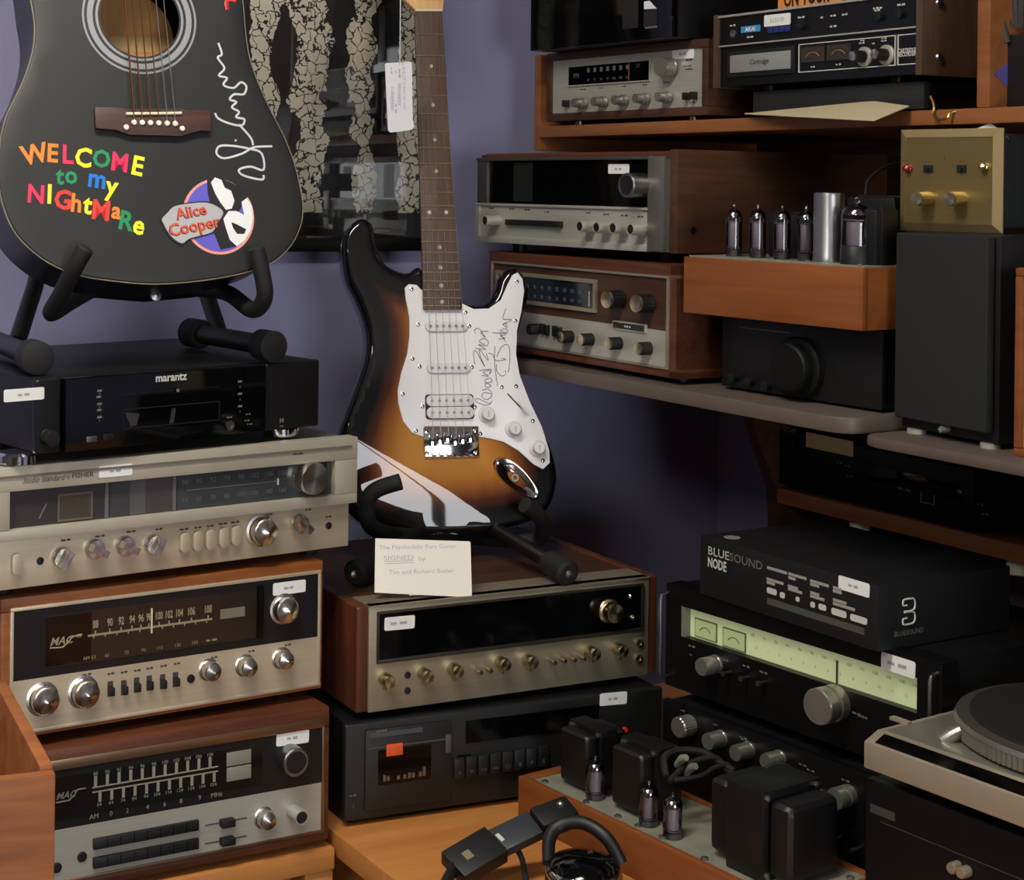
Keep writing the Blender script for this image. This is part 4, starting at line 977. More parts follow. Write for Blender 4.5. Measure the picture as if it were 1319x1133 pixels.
for k in range(6):
    x, z = t.at(522 - k*1.0 + 3, -14 - k*19, -.004); MB().lathe([(.005, 0), (.005, .004), (.003, .005), (.003, .014), (0, .014)], 12, (x, -.004, z)).build('tuner_post', M_chrome, hd)
    MB().box(x-.04, x-.014, .004, .010, z-.006, z+.006).build('tuner_key', M_chrome, hd, bevel=.002)
x, z = t.at(471, 279, .02); MB().lathe([(.003, 0), (.003, .008), (.006, .010), (.006, .013), (0, .0145)], 14, (x, .02, z-.004), 'z').build('strap_pin', M_chrome, t)
# signatures
def gz(x, y): return x/6.29+600, y/6.29+380
SG = [[(215, 855), (180, 890), (120, 880), (75, 850), (100, 838), (150, 862), (205, 880)], [(132, 772), (178, 760), (208, 790), (205, 825), (165, 845), (130, 820), (150, 790), (205, 800)], [(150, 700), (205, 735), (165, 745), (160, 715), (212, 700), (195, 670), (150, 690)], [(130, 650), (185, 655), (140, 625), (195, 610), (190, 640), (205, 600), (108, 612)],
      [(75, 560), (62, 480), (80, 450), (130, 540), (155, 580), (120, 500), (110, 440), (180, 530), (165, 470)], [(80, 430), (165, 440), (100, 400), (170, 410), (180, 370), (140, 350), (110, 375), (150, 400)], [(180, 290), (120, 300), (160, 345), (130, 300), (100, 268), (68, 285), (80, 312)],
      [(235, 415), (232, 520), (240, 620), (258, 735)], [(180, 470), (215, 480), (245, 530), (325, 520), (290, 510)], [(250, 500), (290, 420), (335, 400), (355, 440), (355, 540), (345, 625)], [(250, 560), (250, 610), (290, 655), (325, 640)], [(320, 610), (322, 632)],
      [(270, 300), (325, 380)], [(265, 355), (320, 350), (280, 330), (325, 320)], [(215, 305), (335, 310), (280, 290), (325, 270), (340, 300)], [(300, 240), (335, 260), (320, 225), (300, 240), (370, 200), (335, 195), (300, 190), (325, 108)]]
b = MB()
for st_ in SG: b.tube(smooth_path([(p[0], -.0029, p[1]) for p in [t.at(*gz(*p), -.0029) for p in st_]], 4), .00055, 5, flat=.3)
b.build('signature', mat('dark_pen_ink', rgb(86, 86, 92), .6), pg)

# ---- tag on a string
t = T('hang_tag', 'white shop tag with printed text hanging from the electric guitar head', 'tag', None, M=pose(517.5, 128, 2.40, 10, 0, 0))
w0 = [(zx/8.717+480, zy/8.717+60) for zx, zy in ((138, 200), (150, 186), (425, 168), (440, 185), (452, 840), (470, 890), (440, 935), (200, 965), (172, 940))]
tp = MB().prism([t.at(*p) for p in w0], 0, .0006).build('tag_card', mat('white_tag', rgb(214, 214, 220), .55), t)
def tz2(x, y): return t.at(x/8.717+480, y/8.717+60)
b = MB()
for s_, x, y, sz_ in (('SQ BULLET STRAT HT HSS', 352, 430, .0062), ('BSB  037', 302, 310, .006), ('ICS', 262, 290, .004), ('$199.99', 262, 700, .005), ('Model', 212, 275, .005)):
    p = tz2(x, y); b.text(s_, p[0], p[1], sz_, rot=math.radians(-88), y=-.0003)
b.build('printed_text', M_ink, tp)
b = MB(); random.seed(3)
for x, y0, y1 in ((300, 410, 650), (222, 450, 720)):
    y = y0
    while y < y1:
        h = random.choice((4, 7, 10)); p = tz2(x-16, y); q = tz2(x+16, y+h); b.box(min(p[0], q[0]), max(p[0], q[0]), -.0003, 0, min(p[1], q[1]), max(p[1], q[1])); y += h + random.choice((5, 8))
b.build('barcode', M_ink, tp)
p = tz2(305, 200); q = t.at(516, -20)
MB().tube([(p[0], -.001, p[1]), ((p[0]+q[0])/2, -.001, (p[1]+q[1])/2), (q[0], .0, q[1]), (q[0]-.002, .02, q[1]+.09)], .0009, 6).build('string', mat('white_string', rgb(196, 196, 196), .7), t)

# ---- stand of the electric guitar
zc = rec.M.translation.z + rec.H
g = T('guitar_stand', 'black tubular guitar stand on the wood ended receiver', 'guitar stand', (rec.M.translation.x, rec.M.translation.y, zc), 24.53)
def foot(p_end, p_back, capr, lab=None):
    x, y = g.atz(*p_end, capr); a = Vector((x, y, capr)); bq = Vector(p_back)
    d = (bq-a).normalized()
    o = MB().tube([a, a+d*.10, bq], [.0105, .0105, .0105], 12).build('leg', M_black, g)
    MB().tube([a-d*.004, a, a+d*.045, a+d*.05], [capr*.75, capr, capr*.92, capr*.7], 18).build('rubber_foot', M_rub, o)
    MB().lathe([(.006, 0), (.005, .002), (0, .003)], 14, tuple(a-d*.004), 'y').build('foot_pin', M_steel, o)
x, y = g.atz(590, 700, .0); hub = Vector((x, max(y, .20), .055))
foot((731, 738), hub, .018); foot((458, 738), hub, .018)
bk = Vector((hub.x, rec.D-.03, .012)); MB().tube([hub, (hub.x, (hub.y+bk.y)/2, .03), bk], .0105, 12).build('rear_leg', M_black, g)
MB().tube([hub, hub + Vector((0, .055, .24)), hub + Vector((0, .095, .43))], .0105, 12).build('mast', M_black, g)
hp = g.M @ hub
def gq(px, py, Y): return g.inv @ atY(px, py, Y)
for pts in ([(590, 690, hp.y), (520, 690, 2.36), (478, 678, 2.30), (474, 645, 2.28), (486, 630, 2.275), (516, 620, 2.27)], [(590, 690, hp.y), (650, 695, 2.42), (692, 694, 2.41), (700, 676, 2.38), (692, 662, 2.36), (676, 650, 2.345)]):
    P = smooth_path([gq(*p) for p in pts], 6); MB().tube(P, .0115, 14).build('padded_arm', M_rub, g)

# ---- hand written card
p0 = rec.at(546, 766, 0)
cz_ = rec.M.translation.z + rec.H
c0 = atZ(546, 769, cz_+.001)
t = T('note_card', 'white hand-lettered card leaning at the foot of the sunburst guitar', 'card', None, M=Matrix.Translation(c0) @ Matrix.Rotation(math.radians(13), 4, 'Z') @ Matrix.Rotation(math.radians(-14), 4, 'X'))
cc = [(483.5, 693), (604, 697), (606, 698), (608, 768), (606, 769), (482.5, 763)]
zmin = min(t.at(*p)[1] for p in cc)
cd2 = MB().prism([t.at(*p) for p in cc], 0, .0008).build('card', mat('ivory_card', rgb(226, 222, 210), .7), t)
b = MB()
def kz(x, y): return t.at(x/9.42+480, y/9.42+690)
for s_, x, y, w_ in (('The Psychedelic Furs Guitar', 550, 130, 940), ('SIGNED', 315, 265, 360), ('by', 600, 275, 80), ('Tim and Richard Butler', 590, 430, 790)):
    p = kz(x, y); wd = abs(kz(x+w_/2, y)[0]-kz(x-w_/2, y)[0]); _, _, a0, a1 = text_mesh(s_, 0.0); h = .0075 if s_ != 'SIGNED' else .0085
    b.text(s_, p[0], p[1], h, y=-.0003, sx=wd/((a1-a0)*h), rot=math.radians(-1))
for dy in (310, 335):
    p = kz(145, dy); q = kz(500, dy+12); b.box(min(p[0], q[0]), max(p[0], q[0]), -.0003, 0, p[1]-.0007, p[1]+.0001)
b.build('handwriting', mat('faint_pen_ink', rgb(172, 172, 182), .7), cd2)
MB().prism([(-.02, zmin+.006), (.02, zmin+.006), (.0, .05)], .001, .0014).build('card_back', M_white, t)

# ---------------------------------------------------------------- framed print on the wall
A25i = A25.inverted()
def onwall(px, py, d=0.0):
    N = A25.to_3x3() @ Vector((0, 1, 0)); P = A25 @ Vector((0, WN-d, 0)); return A25i @ hit(px, py, P, N)
q0 = onwall(372, 328); q1 = onwall(556, 318)
t = T('framed_print', 'large black framed print with cream blotches on the lavender wall', 'picture', None, M=A25 @ Matrix.Translation((0, WN, 0)))
xr_ = q1.x; xl_ = xr_ - .62; zb_ = (q0.z+q1.z)/2; zt_ = zb_ + .88
M_fr = mat('black_frame', rgb(10, 10, 11), .3)
MB().frame(xl_, xr_, zb_, zt_, .022, -.022, -.001).build('frame', M_fr, t, bevel=.002)
zi = onwall(470, 274).z
MB().box(xl_+.02, xr_-.02, -.006, -.002, zb_+.02, zt_-.02).build('mount_board', mat('charcoal_mount', rgb(26, 27, 27), .6), t)
m = bpy.data.materials.new('blotchy_print'); m.use_nodes = True; nt = m.node_tree; pb_ = nt.nodes['Principled BSDF']; pb_.inputs['Roughness'].default_value = .6
tc = nt.nodes.new('ShaderNodeTexCoord'); L_ = nt.links.new
def node(ty, **k):
    n = nt.nodes.new(ty)
    for a, v in k.items(): setattr(n, a, v)
    return n
vo = node('ShaderNodeTexVoronoi', feature='DISTANCE_TO_EDGE'); vo.inputs['Scale'].default_value = 50
ns = node('ShaderNodeTexNoise'); ns.inputs['Scale'].default_value = 60; L_(tc.outputs['Object'], ns.inputs[0])
ad = node('ShaderNodeVectorMath', operation='MULTIPLY_ADD'); ad.inputs[1].default_value = (.03, .03, .03); L_(ns.outputs['Color'], ad.inputs[0]); L_(tc.outputs['Object'], ad.inputs[2]); L_(ad.outputs[0], vo.inputs[0])
gt = node('ShaderNodeMath', operation='GREATER_THAN'); gt.inputs[1].default_value = .055; L_(vo.outputs['Distance'], gt.inputs[0])
sx_ = node('ShaderNodeSeparateXYZ'); L_(tc.outputs['Object'], sx_.inputs[0])
n2 = node('ShaderNodeTexNoise'); n2.inputs['Scale'].default_value = 14; n2.inputs['Detail'].default_value = 5; L_(tc.outputs['Object'], n2.inputs[0])
cols = [(onwall(p, 180).x, wd, th) for p, wd, th in ((396, .027, .15), (466, .022, .42), (528, .016, -.5), (335, .022, .3))]
prev = None
for xc, wd, th in cols:
    s1 = node('ShaderNodeMath', operation='SUBTRACT'); s1.inputs[1].default_value = xc; L_(sx_.outputs['X'], s1.inputs[0])
    ab = node('ShaderNodeMath', operation='ABSOLUTE'); L_(s1.outputs[0], ab.inputs[0])
    mu = node('ShaderNodeMath', operation='MULTIPLY_ADD'); mu.inputs[1].default_value = -1/(wd*1.5); mu.inputs[2].default_value = 1.10-th*.5; L_(ab.outputs[0], mu.inputs[0])
    if prev is None: prev = mu
    else:
        mxn = node('ShaderNodeMath', operation='MAXIMUM'); L_(prev.outputs[0], mxn.inputs[0]); L_(mu.outputs[0], mxn.inputs[1]); prev = mxn
sm = node('ShaderNodeMath', operation='MULTIPLY_ADD'); sm.inputs[1].default_value = 2.6; L_(n2.outputs[0], sm.inputs[0]); L_(prev.outputs[0], sm.inputs[2])
g2 = node('ShaderNodeMath', operation='GREATER_THAN'); g2.inputs[1].default_value = 1.62; L_(sm.outputs[0], g2.inputs[0])
ml = node('ShaderNodeMath', operation='MULTIPLY'); L_(gt.outputs[0], ml.inputs[0]); L_(g2.outputs[0], ml.inputs[1])
mixc = node('ShaderNodeMix', data_type='RGBA'); mixc.inputs[6].default_value = rgb(10, 10, 10); mixc.inputs[7].default_value = rgb(222, 214, 190); L_(ml.outputs[0], mixc.inputs[0]); L_(mixc.outputs[2], pb_.inputs['Base Color'])
pr = MB().box(xl_+.05, xr_-.03, -.0075, -.006, zi, zt_-.05).build('print', m, t)
MB().box(xl_+.021, xr_-.021, -.013, -.011, zb_+.021, zt_-.021).build('glass_pane', glass('picture_glass'), t)

# ================================================================ right hand table group
# ---- black amplifier under the tuner
amp_p = (516.54, 2401.4, 0, -56.82, 440, 143, 320)
s = .92
t = amp = put('amplifier', 'black amplifier with a row of steel knobs under the green lit tuner', 'amplifier', amp_p, s)
t.M = Matrix.Translation((amp_p[0]*s/1000 - .837*.026 + .547*.023, amp_p[1]*s/1000 - .547*.026 - .837*.023, tz+.012)) @ Matrix.Rotation(math.radians(amp_p[3]), 4, 'Z'); t.root.matrix_world = t.M; t.inv = t.M.inverted()
W, D = t.W, t.D
tun_z = -728.0*s/1000 + CAMZ
H = t.H = tun_z - .012 - (tz+.012)
MB().box(.002, W-.002, .01, D, 0, H-.001).build('case', M_black, t, bevel=.003)
MB().box(0, W, 0, .012, 0, H).build('front_panel', mat('black_anodised_panel', rgb(8, 8, 9), .4, .0, spec=.3), t, bevel=.002)
MB().box(-.0012, .0012, -.001, .011, 0, H).build('edge_trim', M_steel, t)
for px, py, r, L, stl in ((873, 937, .0135, .022, 'knurl'), (911, 955, .0105, .026, 'spun'), (946.5, 970, .0100, .026, 'spun'), (986, 981, .0100, .026, 'spun'), (1032, 1040, .0185, .030, 'groove'), (1075, 1029, .0125, .026, 'groove')):
    knob(t, px, py, r, L, stl, M_alu)
for px, py in ((1075, 1080), (1098, 1095)):
    x, z = t.at(px, py, -.012); MB().tube([(x, 0, z), (x, -.016, z)], [.002, .003], 10).build('toggle_switch', M_steel, t)
b = MB()
for px, py in ((880, 915), (922, 933), (958, 950), (960, 953), (1035, 985), (1045, 992), (1090, 1005)):
    x, z = t.at(px, py); b.text('BALANCE' if px > 950 else 'TONE', x, z, .0045)
b.build('lettering', M_palegrey, t)
feet(t, W, D, .012)

# ---- tuner with green lit dial
t = tun = put('radio_tuner', 'black tuner with a long pale green lit dial under the printed carton', 'tuner', (515.88, 2392.62, -728.0, -56.95, 467.84, 148.07, 340), s)
W, H, D = t.W, t.H, t.D
MB().box(.003, W-.003, .03, D, 0, H-.001).build('case', M_black, t, bevel=.003)
dx0 = t.at(877, 800)[0]; dx1 = t.at(1181, 896)[0]; dz1 = (t.at(877, 779)[1]+t.at(1181, 874)[1])/2; dz0 = (t.at(879, 820)[1]+t.at(1181, 918)[1])/2
M_tp = MATS['black_anodised_panel']
b = MB(); b.box(0, W, 0, .03, 0, dz0); b.box(0, W, 0, .03, dz1, H); b.box(0, dx0, 0, .03, dz0, dz1); b.box(dx1, W, 0, .03, dz0, dz1)
b.build('front_panel', M_tp, t)
m = mat('lit_green_dial', rgb(186, 194, 150), .5, emit=(rgb(190, 200, 152), .30))
dl = MB().box(dx0, dx1, .012, .018, dz0, dz1).build('dial', m, t)
MB().box(dx0+.0005, dx0+.006, .0005, .012, dz0, dz1).build('dial_reveal', mat('dull_reveal', rgb(110, 112, 96), .5), t)
for px, py in ((910, 811), (946.5, 823.5)):
    x, z = t.at(px, py, .012); o = MB().box(x-.0195, x+.0195, .0105, .012, z-.0125, z+.0125).build('meter', mat('meter_rim_olive', rgb(92, 98, 70), .5), dl)
    MB().box(x-.018, x+.018, .0098, .0108, z-.011, z+.011).build('meter_face', mat('lit_meter_face', rgb(170, 184, 132), .5, emit=(rgb(170, 184, 132), .16)), o)
    MB().tube([(x+.012*math.cos(a_), .0096, z-.012+.015*math.sin(a_)) for a_ in [math.radians(40+10*k) for k in range(11)]], .0005, 5).build('meter_arc', M_print, o)
b = MB()
x0 = t.at(970, 835, .012)[0]; x1 = dx1-.01; zc = (dz0+dz1)/2
for k in range(14):
    x = x0 + (x1-x0)*k/13; b.text(str(88+2*k if k < 11 else 108), x, zc+.007, .0055, y=.0115); b.text(str(k), x+.006, zc-.008, .005, y=.0115)
b.build('dial_numbers', mat('olive_print', rgb(120, 130, 92), .5), dl)
x, z = t.at(1078, 874, .010); MB().box(x-.0008, x+.0008, .009, .011, dz0+.001, dz0+.028).build('dial_pointer', M_print, dl)
o = knob(t, 1052.4, 910.5, .0215, .034, 'groove', M_alu, name='tuning_knob')
knob(t, 903, 859, .0115, .028, 'spun', M_alu)
for px, py in ((932.6, 867), (955.5, 873.5), (978, 879.7)):
    x, z = t.at(px, py, -.012); MB().tube([(x, 0, z), (x, -.010, z), (x, -.015, z)], [.0022, .0022, .0036], 10).build('toggle_switch', M_steel, t)
b = MB()
for px, py, q in ((892, 832, 'POWER'), (890, 843, 'ON'), (935, 850, 'MODE'), (962, 858, 'NOISE'), (985, 866, 'MUTING'), (1105, 919, 'TUNING'), (1112, 923, 'FM STEREO'), (1155, 938, 'LEVEL')):
    x, z = t.at(px, py); b.text(q, x, z, .006)
b.build('lettering', M_palegrey, t)
for x in (.0008, W-.008):
    MB().tube([(x+.002, 0, .012), (x+.002, -.012, .014), (x+.002, -.014, .02), (x+.002, -.014, H-.02), (x+.002, -.012, H-.014), (x+.002, 0, H-.012)], .0022, 8).build('handle', M_steel, t)
sticker(t, 1157, 856.5, 44, 22, '$495.00', tilt=-.02)
feet(t, W, D, .011)

# ---- printed carton
t = car = put('product_carton', 'black printed cardboard carton lying on the tuner', 'box', (550.54, 2333.22, -579.8, -61.38, 326.88, 83.53, 245), s)
W, H, D = t.W, t.H, t.D
M_car = mat('black_carton', rgb(12, 12, 14), .55, bump=.05, bscale=300)
MB().box(0, W, 0, D, 0, H).build('carton', M_car, t, bevel=.0015)
for q, px, py, wpx, mm_ in (('BLUE', 926, 712, 27, M_pale), ('SOUND', 961, 722.5, 42, M_palegrey), ('NODE', 924, 722.5, 24, M_pale)):
    x, z = t.at(px, py); wd = abs(t.at(px+wpx/2, py)[0]-t.at(px-wpx/2, py)[0]); bo = .03 if q == 'NODE' else .0; _, _, a0, a1 = text_mesh(q, bo); h = .0155 if q != 'NODE' else .0175
    if q == 'NODE': z -= .004
    MB().text(q, x, z, h, y=-.0004, sx=wd/((a1-a0)*h), bold=bo).build('lettering', mm_, t)
def bz2(x, y): return t.at(x/8.244+980, y/8.244+720)
b = MB()
for x0, y0, x1, y1 in ((70, 75, 280, 155), (65, 195, 240, 270), (65, 230, 150, 265), (295, 140, 485, 215), (295, 180, 370, 210), (290, 270, 395, 305), (290, 300, 440, 355), (527, 215, 725, 295), (527, 250, 620, 285), (527, 340, 620, 385), (527, 375, 675, 430), (768, 285, 860, 330), (768, 320, 860, 355), (768, 415, 910, 475), (768, 455, 1000, 530)):
    p = bz2(x0, y0+12); q = bz2(x1, y1-12); h = .0017
    b.prism([(p[0], p[1]-h), (q[0], p[1]-h), (q[0], p[1]+h), (p[0], p[1]+h)], -.0004, 0)
b.build('printed_text', mat('carton_text', rgb(150, 148, 140), .6), t)
for x0, y0, w_, h_ in ((118, 340, 105, 62), (230, 382, 52, 62), (392, 425, 40, 50), (552, 482, 48, 60), (655, 510, 80, 62), (830, 570, 160, 72), (1040, 638, 180, 72)):
    p = bz2(x0, y0); a_ = abs(bz2(x0+w_/2, y0)[0]-bz2(x0-w_/2, y0)[0])/2; c_ = abs(bz2(x0, y0+h_/2)[1]-bz2(x0, y0-h_/2)[1])/2
    MB().prism(rrect(p[0]-a_, p[0]+a_, p[1]-c_, p[1]+c_, min(a_, c_)*.7), -.0004, 0).build('printed_badge', M_pale, t)
p = bz2(70, 440); q = bz2(1100, 755); MB().prism([(p[0], p[1]-.004), (q[0], p[1]-.004), (q[0], p[1]+.004), (p[0], p[1]+.004)], -.0004, 0).build('printed_band', mat('grey_band', rgb(70, 70, 66), .6), t)
sticker(t, 1100, 755, 40, 18, '$495.00', tilt=-.01)
# emblem on the end
yy, zz = t.atx(1171, 787, W)
b = MB()
for sg_ in (1, -1):
    pts = [(W+.0004, yy-.009, zz+sg_*.0005), (W+.0004, yy+.003, zz+sg_*.0005), (W+.0004, yy+.0085, zz+sg_*.003), (W+.0004, yy+.009, zz+sg_*.0105), (W+.0004, yy+.005, zz+sg_*.0145), (W+.0004, yy-.009, zz+sg_*.0145), (W+.0004, yy-.0105, zz+sg_*.012), (W+.0004, yy-.0105, zz+sg_*.008), (W+.0004, yy-.004, zz+sg_*.0075)]
    b.tube(smooth_path(pts, 3), .0011, 6)
b.build('emblem', M_pale, t)
b = MB(); o0 = len(b.v); b.text('BLUESOUND', 0, 0, .0085); b.v = [(W+.0004, yy+v[0], zz-.024+v[2]) for v in b.v]; b.build('lettering', M_palegrey, t)
x, y = t.atz(943, 692, H); MB().lathe([(.011, 0), (.011, .0004), (0, .0004)], 20, (x, y, H), 'z').build('seal', mat('clear_seal', rgb(130, 130, 130), .35), t)

# ---- tube power amplifier on a wooden base
pp = (260.12*1.03/1000, 2062.04*1.03/1000)
t = pam = T('tube_amplifier', 'tube power amplifier with three black transformers on an orange wooden base', 'amplifier', (pp[0], pp[1], tz), -57.07)
W, D, H = .452, .148, .057; k = .010
MB().box(0, W, 0, k, 0, H).build('base_board', M_orange, t, bevel=.002)
MB().box(0, W, D-k, D, 0, H).build('base_board', M_orange, t, bevel=.002)
MB().box(0, k*1.6, k, D-k, 0, H).build('base_board', M_orange, t, bevel=.002)
MB().box(W-k, W, k, D-k, 0, H).build('base_board', M_orange, t, bevel=.002)
M_chas = mat('dull_grey_chassis', rgb(140, 140, 124), .55, .3, var=.15, vscale=40)
MB().box(k*1.6, W-k, k, D-k, H-.012, H-.003).build('chassis', M_chas, t)
zc = H-.003
M_trf = mat('black_transformer_paint', rgb(10, 10, 11), .45, var=.2, vscale=60)
def transformer_x(x, y, w_, d_, h_):
    o = MB().box(x+w_*.28, x+w_*.72, y, y+d_, zc, zc+h_).build('transformer', M_trf, t, bevel=.002)
    for x0, x1 in ((x, x+w_*.28), (x+w_*.72, x+w_)):
        MB().box(x0, x1, y+d_*.07, y+d_*.93, zc+h_*.06, zc+h_*.92).build('end_bell', M_trf, o, bevel=w_*.10, seg=3)
    for yy in (y+.007, y+d_-.007):
        for z_ in (zc+.007, zc+h_-.007): MB().lathe([(.0045, 0), (.0045, .003), (.002, .004), (0, .004)], 6, (x+w_*.72, yy, z_), 'x').build('bolt', M_steel, o)
def transformer(x, y, w_, d_, h_, core):
    o = MB().box(x, x+w_, y+d_*.3, y+d_*.7, zc, zc+h_).build('transformer', M_trf, t, bevel=.002)
    for y0, y1 in ((y, y+d_*.3), (y+d_*.7, y+d_)):
        MB().box(x+w_*.07, x+w_*.93, y0, y1, zc+h_*.06, zc+h_*.94).build('end_bell', M_trf, o, bevel=d_*.12, seg=3)
    for xx in (x+.006, x+w_-.006):
        for z_ in (zc+.007, zc+h_-.006): MB().lathe([(.004, 0), (.004, .003), (.002, .004), (0, .004)], 6, (xx, y+d_*.3, z_), 'y').build('bolt', M_steel, o)
    for xx in (x-.007, x+w_+.007): MB().box(xx-.007, xx+.007, y+d_*.3, y+d_*.7, zc, zc+.002).build('mounting_flange', M_steel, o)
def base_at(px, py): return t.atz(px, py, zc)
for px, py, w_, d_, h_ in ((735, 1012, .062, .070, .078), (801, 1044, .064, .072, .084)):
    x, y = base_at(px, py); transformer(x-.022, .034, w_, d_, h_, 0)
x, y = base_at(955, 1118); transformer_x(W-.150, .024, .122, .096, .100)
M_glass = glass('valve_glass', (.95, .95, .97, 1), ior=1.6)
M_plate = mat('grey_valve_plate', rgb(150, 138, 146), .5, .1)
M_get = mat('silver_getter', rgb(170, 165, 165), .12, 1.0)
VT = {}
def valve(t, x, y, z, r, h, kind='small'):
    if kind not in VT:
        me = []
        b = MB().lathe([(r*.95, 0), (r, h*.06), (r, h*.78), (r*.93, h*.86), (r*.72, h*.92), (r*.35, h*.95), (r*.22, h*.97), (r*.12, h*1.06), (0, h*1.07)], 24, axis='z'); me.append(('valve', b, M_glass))
        b = MB()
        for k_ in range(16):
            pass
        b.lathe([(r*.62, h*.2), (r*.66, h*.21), (r*.66, h*.68), (r*.62, h*.69)], 12, axis='z'); b.lathe([(r*.82, h*.17), (r*.82, h*.185)], 16, axis='z'); b.lathe([(r*.82, h*.7), (r*.82, h*.715)], 16, axis='z'); me.append(('plate', b, M_plate))
        me.append(('getter', MB().lathe([(r*.95, h*.79), (r*.9, h*.85), (r*.69, h*.912), (r*.34, h*.94), (0, h*.955)], 20, axis='z'), M_get))
        me.append(('valve_base', MB().lathe([(r*.9, 0), (r*.9, h*.14), (0, h*.14)], 18, axis='z'), mat('dark_valve_base', rgb(92, 82, 84), .5)))
        L_ = []
        for nm, b, m_ in me:
            q = bpy.data.meshes.new(nm); q.from_pydata(b.v, [], b.f); finish(q, 0, 2, 40); q.materials.append(m_); L_.append((nm, q))
        VT[kind] = L_
    o = link('valve', VT[kind][0][1], None, t, loc=(x, y, z))
    for nm, q in VT[kind][1:]: link(nm, q, None, o)
    return o
for px, py, q in ((766, 1028, 0), (835, 1062, 1), (866, 1078, 2)):
    x, y = base_at(px, py); valve(t, x, max(y, .026), zc, .0115, .050, 'power')
for xx, yy_ in ((.03, .02), (.11, .018), (.165, .02), (.24, .02), (.31, .018), (W-.02, .02), (W-.02, .12), (.2, .02)):
    MB().lathe([(.0045, 0), (.0045, .002), (.002, .0035), (0, .0035)], 10, (xx, yy_, zc), 'z').build('screw', M_steel, t)
# loose cables between the transformers
def cab(pts, r, nm='cable', m_=None):
    P = smooth_path([t.inv @ atY(*p) for p in pts], 6); return MB().tube(P, r, 8).build(nm, m_ or M_rub, t)
cab([(858, 1000, 1.96), (856, 975, 1.985), (875, 966, 2.0), (905, 968, 2.0), (925, 980, 1.99), (945, 992, 1.98)], .0042)
cab([(862, 1006, 1.955), (885, 985, 1.98), (920, 975, 1.99), (935, 990, 1.985), (950, 1000, 1.97)], .0036)
cab([(868, 1004, 1.955), (900, 1000, 1.96), (922, 988, 1.98), (938, 984, 1.985)], .003)
cab([(985, 992, 1.95), (1000, 984, 1.955), (1018, 990, 1.95), (1027, 1005, 1.94), (1024, 1018, 1.935), (1012, 1022, 1.93)], .0036)
cab([(1030, 1055, 1.93), (1042, 1080, 1.92), (1050, 1105, 1.91), (1052, 1122, 1.90)], .0012, 'wire', mat('grey_wire', rgb(120, 120, 116), .5))
for px, py, Y in ((872, 985, 1.985), (884, 996, 1.98)):
    p = t.inv @ atY(px, py, Y); MB().tube([p, p+Vector((.012, -.004, .012)), p+Vector((.02, -.005, .016))], [.004, .005, .004], 10).build('plug', M_chas, t)

# ---- headphones on the table
hz0 = tz
t = T('headphones', 'black headphones with a chrome ear cup lying on the table before the tube amplifier', 'headphones', atZ(752, 1180, tz), 0)
def hq(px, py, z): return t.inv @ atZ(px, py, tz+z)
c = hq(752, 1112, .052); R_ = .044
MB().lathe([(R_*.96, .012), (R_, .016), (R_, .042), (R_*.97, .047), (R_*.9, .050)], 40, (c.x, c.y, 0), 'z').build('ear_cup', M_chrome, t)
MB().lathe([(R_*.93, .0), (R_*1.06, .006), (R_*.98, .016), (R_*.6, .012), (0, .012)], 36, (c.x, c.y, 0), 'z').build('ear_pad', M_rub, t)
MB().lathe([(R_*.94, .044), (R_*.93, .050), (R_*.8, .056), (R_*.45, .060), (0, .061)], 36, (c.x, c.y, 0), 'z').build('cup_cap', M_gloss, t)
P1 = hq(707, 1112, .045); P2 = hq(708, 1080, .062); P3 = hq(722, 1062, .074); P4 = hq(752, 1060, .080); P5 = hq(782, 1080, .070); P6 = hq(800, 1112, .045)
MB().tube(smooth_path([P1, P2, P3, P4, P5, P6], 6), .0078, 12, flat=.75).build('yoke', M_blackp, t)
hA = hq(722, 1050, .068); hB = hq(690, 1062, .062); hC = hq(628, 1092, .042); hD = hq(583, 1120, .028)
def slab(a, b2, w_, th, nm, m_, bev=.002):
    d = b2-a; L_ = d.length; x_ = d.normalized(); up = Vector((0, -.45, 1)).normalized(); y_ = up.cross(x_).normalized(); z_ = x_.cross(y_)
    Mx = Matrix((x_, y_, z_)).transposed().to_4x4(); Mx.translation = a
    return MB().obox(Mx, 0, L_, -w_/2, w_/2, -th/2, th/2).build(nm, m_, t, bevel=bev), Mx, L_
slab(hA + (hA-hB)*.45, hB, .032, .026, 'hinge', M_blackp, .004)
slab(hB, hC, .036, .013, 'slider', mat('dark_blue_grey_plastic', rgb(44, 48, 54), .4))
o, Mx, L_ = slab(hC+(hB-hC)*.18, hD, .044, .020, 'headband_end', M_blackp)
MB().obox(Mx, L_*.58, L_*.74, -.006, .006, .0085, .0105).build('headband_badge', mat('brass_badge', rgb(190, 176, 140), .35, .8), o)
MB().obox(Mx, -.008, -.003, -.006, .006, .004, .0075).build('size_mark', M_pale, o)
q = hA + Vector((0, 0, .011)); MB().lathe([(.005, 0), (.005, .004), (.003, .006), (0, .006)], 14, tuple(q), 'z').build('hinge_screw', M_steel, t)
hE = hq(560, 1180, .014)
MB().tube(smooth_path([hD, hE, hq(600, 1260, .016), hq(720, 1285, .02), hq(800, 1240, .03), hq(812, 1170, .038)], 6), .011, 10, flat=.5).build('headband', M_rub, t)
MB().tube(smooth_path([hq(660, 1085, .045), hq(672, 1105, .03), hq(678, 1135, .006), hq(690, 1170, .004)], 6), .0035, 8).build('cord', M_rub, t)

